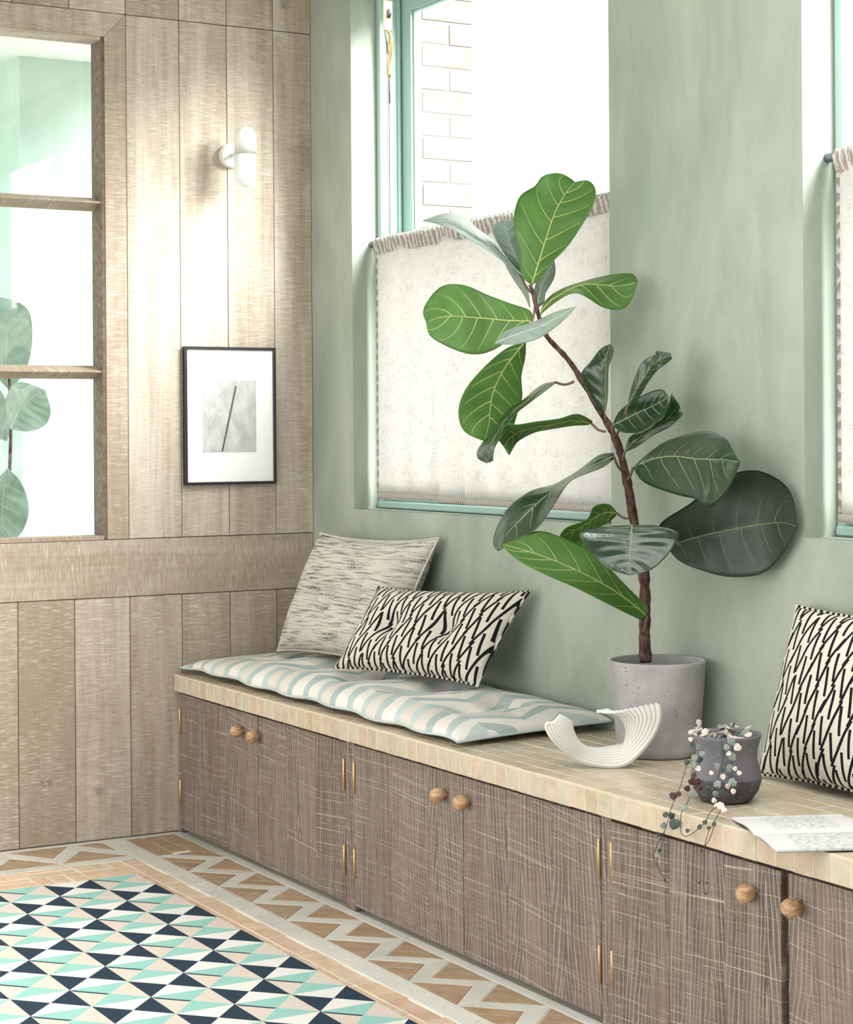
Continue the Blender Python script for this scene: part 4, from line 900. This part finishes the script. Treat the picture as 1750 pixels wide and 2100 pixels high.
# ------------------------------------------------------------------ white ribbed bowl
t = NT('white_porcelain', 0.5, 0.35).col((0.62, 0.61, 0.58)); M['porcelain'] = t.m
def ribbed_bowl():
    c = (1090, 1330, 4.487)
    inn = [(270,648),(355,692),(385,780),(430,868),(520,930),(640,934),(780,905),(892,880),(888,800),(866,712),(812,632),(740,592),(600,590)]
    out = [(150,690),(128,745),(190,855),(290,955),(400,1040),(560,1092),(720,1110),(865,1090),(985,1005),(1092,885),(1165,765),(1203,640),(1192,505)]
    zi = [0.05,0.045,0.045,0.045,0.05,0.06,0.07,0.07,0.07,0.06,0.055,0.05,0.05]
    zo = [-0.03,-0.035,-0.035,-0.025,-0.012,-0.004,0.0,0.0,-0.005,-0.01,-0.015,-0.02,-0.02]
    base = on(1262, 1575, 2, TOP+0.001); Zb = (base-CAM).dot(FWD)
    ns = 60; NR = 13; per = 6
    I = catmull([at(*px(c, p), Zb+z) for p, z in zip(inn, zi)], ns); O = catmull([at(*px(c, p), Zb+z) for p, z in zip(out, zo)], ns)
    rows_ = []
    nt_ = NR*per
    for i in range(ns):
        row = []
        for j in range(nt_+1):
            tt = j/nt_; f = i/(ns-1)
            ph_ = (tt*NR) % 1.0; we = max(0.0, (abs(2*f-1)-0.75)/0.25); f2 = min(1, max(0, f+(0.03*ph_*we*(1 if f < 0.5 else -1))))
            g = f2*(ns-1); a = min(int(g), ns-2); q = g-a
            A = I[a].lerp(I[a+1], q); B = O[a].lerp(O[a+1], q)
            p = A.lerp(B, tt)
            row.append(p)
        rows_.append(row)
    nr = []
    for i in range(ns):
        for j in range(nt_+1):
            a = rows_[min(i+1, ns-1)][j]-rows_[max(i-1, 0)][j]; b = rows_[i][min(j+1, nt_)]-rows_[i][max(j-1, 0)]; n = a.cross(b); nr.append(n.normalized())
    V, Fc = [], []; m = nt_+1; flat = [p for r in rows_ for p in r]
    mid = sum(flat, Vector())/len(flat)
    belly = []
    for idx, (p, n) in enumerate(zip(flat, nr)):
        tt = (idx % m)/nt_; f = (idx//m)/(ns-1); ph = (tt*NR) % 1.0
        rib = 0.0048*(0.35+0.65*abs(2*f-1)**0.6)*(1-0.35*ph if ph < 0.7 else 0.0); bulge = 0.016*math.sin(math.pi*tt)*(0.7+0.3*math.sin(math.pi*f))
        sgn = 1 if n.dot(CAM-p) > 0 else -1
        V.append(p+n*sgn*(rib+bulge)); belly.append(p+n*sgn*(bulge-0.0022))
    K = len(V); V += belly
    for i in range(ns-1):
        for j in range(m-1):
            a = i*m+j; Fc.append((a, a+1, a+m+1, a+m)); Fc.append((K+a, K+a+m, K+a+m+1, K+a+1))
    rim = [j for j in range(m)]+[i*m+m-1 for i in range(1, ns)]+[(ns-1)*m+j for j in range(m-2, -1, -1)]+[i*m for i in range(ns-2, 0, -1)]
    for a, b in zip(rim, rim[1:]+rim[:1]): Fc.append((a, K+a, K+b, b))
    dz = TOP+0.0008-min(v.z for v in V)
    V = [v+Vector((0, 0, dz)) for v in V]
    o = mk('ribbed_bowl', V, Fc, M['porcelain'], None, smooth=False)
    tag(o, 'white curved ribbed porcelain bowl standing on the tiles beside the concrete pot', 'bowl')
ribbed_bowl()
# ------------------------------------------------------------------ trailing plant in a dark pot
def stoneware():
    t = NT('speckled_stoneware', 0.6, 0.35); v = t.obj(); z = t.xyz(v)[2]; n1 = t.noise(v, 30, 3)
    sp = t.noise(v, 420, 2, 0.5)
    c = t.mix(t.ramp(n1, [(0.3, 0), (0.7, 1)]), (0.040, 0.036, 0.044), (0.085, 0.078, 0.092))
    band = t.math('GREATER_THAN', t.math('ADD', z, t.math('MULTIPLY', n1, 0.004)), -0.018)
    c = t.mix(t.math('MULTIPLY', band, 0.55), c, (0.20, 0.195, 0.215))
    c = t.mix(t.ramp(sp, [(0.67, 0), (0.72, 0.75)]), c, (0.75, 0.73, 0.72)); t.col(c).bump(sp, 0.15, 0.002); return t.m
M['stoneware'] = stoneware()
b0 = on(1498, 1651, 2, TOP); SP = b0+Vector((FWD.x, FWD.y, 0)).normalized()*0.050; SP.z = TOP
spot = empty('stoneware_pot', SP); tag(spot, 'dark speckled stoneware pot of trailing hearts beside the open magazine', 'pot')
lathe('body', [(0.0, 0.0005), (0.046, 0.0005), (0.053, 0.005), (0.066, 0.025), (0.0715, 0.045), (0.0700, 0.060), (0.0625, 0.085), (0.0635, 0.105), (0.0700, 0.128), (0.0725, 0.1345), (0.0708, 0.1360), (0.0680, 0.130), (0.0600, 0.105)], M['stoneware'], SP, spot, 56)
lathe('soil', [(0.0, 0.113), (0.03, 0.1135), (0.0615, 0.112)], M['soil'], SP, spot, 30)
t = NT('marbled_heart_leaf', 0.5, 0.35); v = rndoff(t); t.col(t.mix(t.ramp(t.noise(v, 260, 2), [(0.42, 0), (0.56, 1)]), (0.055, 0.085, 0.065), (0.33, 0.37, 0.33))); M['heart'] = t.m
t = NT('pale_heart_leaf', 0.5, 0.35); v = rndoff(t); t.col(t.mix(t.ramp(t.noise(v, 200, 2), [(0.35, 0), (0.5, 1)]), (0.30, 0.26, 0.20), (0.66, 0.58, 0.53))); M['heart_pale'] = t.m
M['heart_red'] = plain('maroon_heart_leaf', (0.055, 0.018, 0.020), 0.5); M['heart_dark'] = NT('dark_heart_leaf', 0.45, 0.4).col((0.035, 0.055, 0.045)).m; M['vine'] = plain('vine_stem', (0.075, 0.050, 0.045), 0.7)
hearts = empty('trailing_hearts_plant', SP+Vector((0, 0, 0.113))); tag(hearts, 'trailing string of hearts plant spilling out of the dark stoneware pot', 'plant')
def heart_mesh(mat):
    prof = [(0, -0.78), (0.35, -0.95), (0.75, -0.7), (0.95, -0.2), (0.8, 0.3), (0.45, 0.75), (0, 1.05)]
    pts = prof+[(-x, y) for x, y in prof[-2:0:-1]]; n = len(pts)
    V = [Vector((0, 0, 0.12))]+[Vector((x, y, 0.0-0.12*abs(x))) for x, y in pts]; k = len(V); V += [p+Vector((0, 0, -0.10)) for p in V]
    Fc = [(0, i+1, (i+1) % n+1) for i in range(n)]+[(k, k+(i+1) % n+1, k+i+1) for i in range(n)]+[(i+1, k+i+1, k+(i+1) % n+1, (i+1) % n+1) for i in range(n)]
    me = bpy.data.meshes.new('leaf'); me.from_pydata(V, [], Fc); me.materials.append(mat); me.update(); return me
HM = {k: heart_mesh(M[k]) for k in ('heart', 'heart_pale', 'heart_red', 'heart_dark')}
random.seed(21)
C6 = (1320, 1460, 5.525)
ZP = (SP-CAM).dot(FWD)
FRONT = -D-0.0145
def sz(x, y):
    """depth for a strand point: in front of the pot, then over the tiles, then in front of the cabinet"""
    X, Y = px(C6, (x, y)); p = on(X, Y, 1, FRONT-0.012); zf = (p-CAM).dot(FWD)
    za = ZP-0.084
    if p.z < TOP-0.004: return zf
    f = max(0.0, min(1.0, (p.z-TOP)/0.09)); q = on(X, Y, 2, TOP+0.008); zt_ = (q-CAM).dot(FWD)
    return min(zt_-0.002, zf+(za-zf)*f) if q.y > FRONT else zf+(za-zf)*f
def strand(pts): return catmull([at(*px(C6, p), sz(*p)) for p in pts], max(12, len(pts)*4))
STR = [[(640,230),(570,235),(560,330),(590,430),(560,540),(495,600),(440,780),(400,890),(340,1030),(300,1140),(250,1330),(180,1450),(125,1600),(130,1690),(190,1820),(250,1905)],
       [(240,1340),(225,1450),(190,1560),(150,1680),(180,1770),(255,1822)],
       [(600,560),(640,600),(590,680),(560,760),(500,880),(540,930),(480,1060),(430,1150),(420,1300),(440,1390),(490,1408),(580,1360),(640,1310),(700,1250),(770,1120),(880,1040),(960,900),(1000,800),(1000,650),(1000,500),(1010,350),(960,270)],
       [(880,240),(890,380),(910,480),(890,600),(850,720),(840,820),(820,930),(800,1010),(860,1050)],
       [(900,1080),(830,1190),(790,1290),(740,1350),(695,1520),(690,1600),(695,1720),(680,1930),(690,2010),(705,2070)],
       [(815,1240),(790,1330),(750,1440),(700,1520)]]
tubes('vines', [strand(s) for s in STR], 0.0008, M['vine'], hearts, 5)
LV = [(340,950,58,'heart_red'),(400,930,40,'heart_red'),(545,935,52,'heart'),(470,1085,48,'heart'),(250,1165,45,'heart_dark'),(320,1180,48,'heart_dark'),(350,1270,82,'heart_dark'),(230,1290,48,'heart'),(170,1395,30,'heart_dark'),(205,1440,30,'heart_dark'),(165,1615,46,'heart'),(185,1570,26,'heart_dark'),(255,1820,16,'heart_dark'),(245,1905,18,'heart_dark'),
      (500,1345,32,'heart_dark'),(635,1305,42,'heart_dark'),(700,1250,36,'heart_dark'),(740,1315,30,'heart_dark'),(800,1270,36,'heart_dark'),(655,1575,24,'heart_dark'),(735,1570,24,'heart_dark'),(635,1938,22,'heart_dark'),(718,1940,22,'heart_dark'),(705,2065,16,'heart_dark'),
      (1000,340,58,'heart'),(1065,400,56,'heart_pale'),(940,400,44,'heart'),(965,470,40,'heart_pale'),(1010,510,58,'heart'),(985,640,60,'heart'),(1040,640,36,'heart_pale'),(1085,690,36,'heart_pale'),(1005,800,62,'heart'),(960,840,44,'heart_pale'),(1020,900,40,'heart_pale'),
      (900,460,44,'heart_dark'),(835,610,46,'heart'),(770,690,34,'heart_pale'),(890,660,32,'heart_dark'),(900,735,42,'heart_pale'),(840,820,54,'heart'),(820,930,46,'heart'),(880,915,42,'heart_dark'),(800,1005,38,'heart_pale'),(870,1060,54,'heart_pale'),(910,1105,44,'heart_pale'),(830,1060,36,'heart_pale'),
      (535,310,34,'heart_pale'),(560,380,40,'heart_dark'),(630,400,44,'heart'),(665,470,44,'heart'),(580,520,48,'heart'),(490,570,40,'heart_dark'),(560,590,50,'heart'),(640,540,44,'heart_dark'),(620,640,42,'heart_pale'),(570,720,40,'heart_red'),(550,790,50,'heart_red'),(500,870,46,'heart_red'),(610,800,60,'heart_red'),(640,860,42,'heart_red')]
def put_heart(p, r, kind, nrm=None):
    o = bpy.data.objects.new('leaf', HM[kind]); link(o, p, hearts); o.scale = (r, r*0.95, r)
    z = (nrm or ((CAM-p).normalized()+Vector((random.uniform(-.5, .5), random.uniform(-.5, .5), random.uniform(-.3, .5))))).normalized()
    o.rotation_euler = (z.to_track_quat('Z', 'Y').to_matrix() @ Matrix.Rotation(random.uniform(-0.9, 0.9)+math.pi, 3, 'Z')).to_euler()
for x, y, r, k in LV:
    Z = sz(x, y)-0.004; put_heart(at(*px(C6, (x, y)), Z), r/5.525*Z/F*0.88, k)
for i in range(58):
    a = random.uniform(0, 2*math.pi); rr = 0.066*math.sqrt(random.random()); h = random.uniform(0.118, 0.150)
    put_heart(SP+Vector((rr*math.cos(a)-0.008, rr*math.sin(a), h)), random.uniform(0.0065, 0.0105), random.choice(('heart_pale', 'heart_pale', 'heart', 'heart_pale', 'heart')), Vector((random.uniform(-.8, .8), random.uniform(-.9, .3), random.uniform(0.2, 1))))
# ------------------------------------------------------------------ open magazine
t = NT('printed_page', 0.6, 0.25); x, y, z = t.xyz(t.uvc())
ms = t.math('MULTIPLY', t.ramp(t.noise(sca(t, t.uvc(), 14, 22, 1), 1, 5, 0.7, 0.6), [(0.46, 0), (0.64, 0.6)]), t.math('MULTIPLY', t.math('GREATER_THAN', x, 0.1), t.math('MULTIPLY', t.math('GREATER_THAN', y, 0.22), t.math('LESS_THAN', y, 0.80))))
t.col(t.mix(ms, (0.60, 0.595, 0.585), (0.16, 0.17, 0.18))); M['page'] = t.m
M['paper'] = plain('page_edges', (0.70, 0.68, 0.64), 0.8); M['cover'] = plain('magazine_cover', (0.12, 0.12, 0.12), 0.5)
def magazine():
    A = on(1507, 1668, 2, TOP+0.016); Fp = on(1592, 1735, 2, TOP+0.012); Sp = on(1551, 1697, 2, TOP+0.010)
    e1 = (Fp-A); e1.z = 0; e1.normalize(); e2 = Vector((-e1.y, e1.x, 0)); wd = 0.150; ln = 0.215
    Sp.z = TOP+0.001
    # spine through the middle of the near edge
    base = A+(Fp-A)*0.48; base.z = TOP+0.0006
    o = empty('open_magazine', base+e2*ln/2); tag(o, 'open magazine with a faint grey drawing lying over the edge of the tiles', 'magazine')
    def block(sgn, h0, h1, nm, mat, z_extra, top_uv=True, w2=wd):
        n1, n2 = 16, 4; V, Fc, uv = [], [], []
        for lay in (0, 1):
            for i in range(n1+1):
                f = i/n1; x = sgn*w2*f
                zz = h0*math.sin(math.pi*min(1, f*1.15)**0.7)*0.9+h1*f
                z = zz if lay else max(0.0, zz-z_extra)
                for j in range(n2+1):
                    p = base+e1*x+e2*(ln*j/n2); V.append(Vector((p.x, p.y, TOP+0.0015+z))); uv.append((f, j/n2))
        m = n2+1; K = (n1+1)*m
        for i in range(n1):
            for j in range(n2):
                a = i*m+j; Fc.append((K+a, K+a+m, K+a+m+1, K+a+1) if sgn > 0 else (K+a, K+a+1, K+a+m+1, K+a+m)); Fc.append((a, a+1, a+m+1, a+m))
        for i in range(n1): Fc += [(i*m, (i+1)*m, K+(i+1)*m, K+i*m), (i*m+n2, K+i*m+n2, K+(i+1)*m+n2, (i+1)*m+n2)]
        for j in range(n2): Fc += [(n1*m+j, n1*m+j+1, K+n1*m+j+1, K+n1*m+j), (j, K+j, K+j+1, j+1)]
        return mk(nm, V, Fc, mat, o, smooth=False, uv=uv)
    block(1, 0.007, 0.004, 'page_block', M['page'], 0.004); block(-1, 0.009, 0.004, 'page_block', M['page'], 0.004)
    block(1, 0.0030, 0.0005, 'cover', M['cover'], 0.0012, w2=wd+0.003); block(-1, 0.0045, 0.0005, 'cover', M['cover'], 0.0012, w2=wd+0.003)
magazine()
# ------------------------------------------------------------------ outside
M['brickc'] = tilemat('sunlit_brick', [(0.120, 0.100, 0.085), (0.135, 0.115, 0.10), (0.128, 0.113, 0.10)], 0.9, 0.1, 0.06, 12.0); M['mortar'] = plain('mortar', (0.15, 0.135, 0.12), 0.9)
M['paving'] = plain('grey_paving', (0.34, 0.33, 0.31), 0.9)
tag(boxes('ground', [((-14, 0.27, -0.5), (14, 16, -0.3)), ((-14, -16, -0.5), (14, YF-0.14, -0.3))], M['paving']), kind='structure')
bw = empty('brick_wall', (-0.67, 0.62, -0.3)); tag(bw, 'sunlit brick side wall of the neighbouring house seen through the window', 'wall')
boxes('mortar_bed', [((-0.78, 0.27, -0.3), (-0.565, 0.955, 4.4))], M['mortar'], bw)
for j in range(50):
    z = 0.2+j*0.086; y = 0.27-(0.115 if j % 2 else 0)
    while y < 0.955:
        a, b = max(y, 0.27), min(y+0.232, 0.96)
        if b-a > 0.02: box('brick', (-0.567, round(a, 4)+0.005, z), (-0.5605-random.choice((0, 0.001, 0.002)), round(b, 4)-0.005, z+0.076), M['brickc'], bw, 0.002)
        y += 0.232
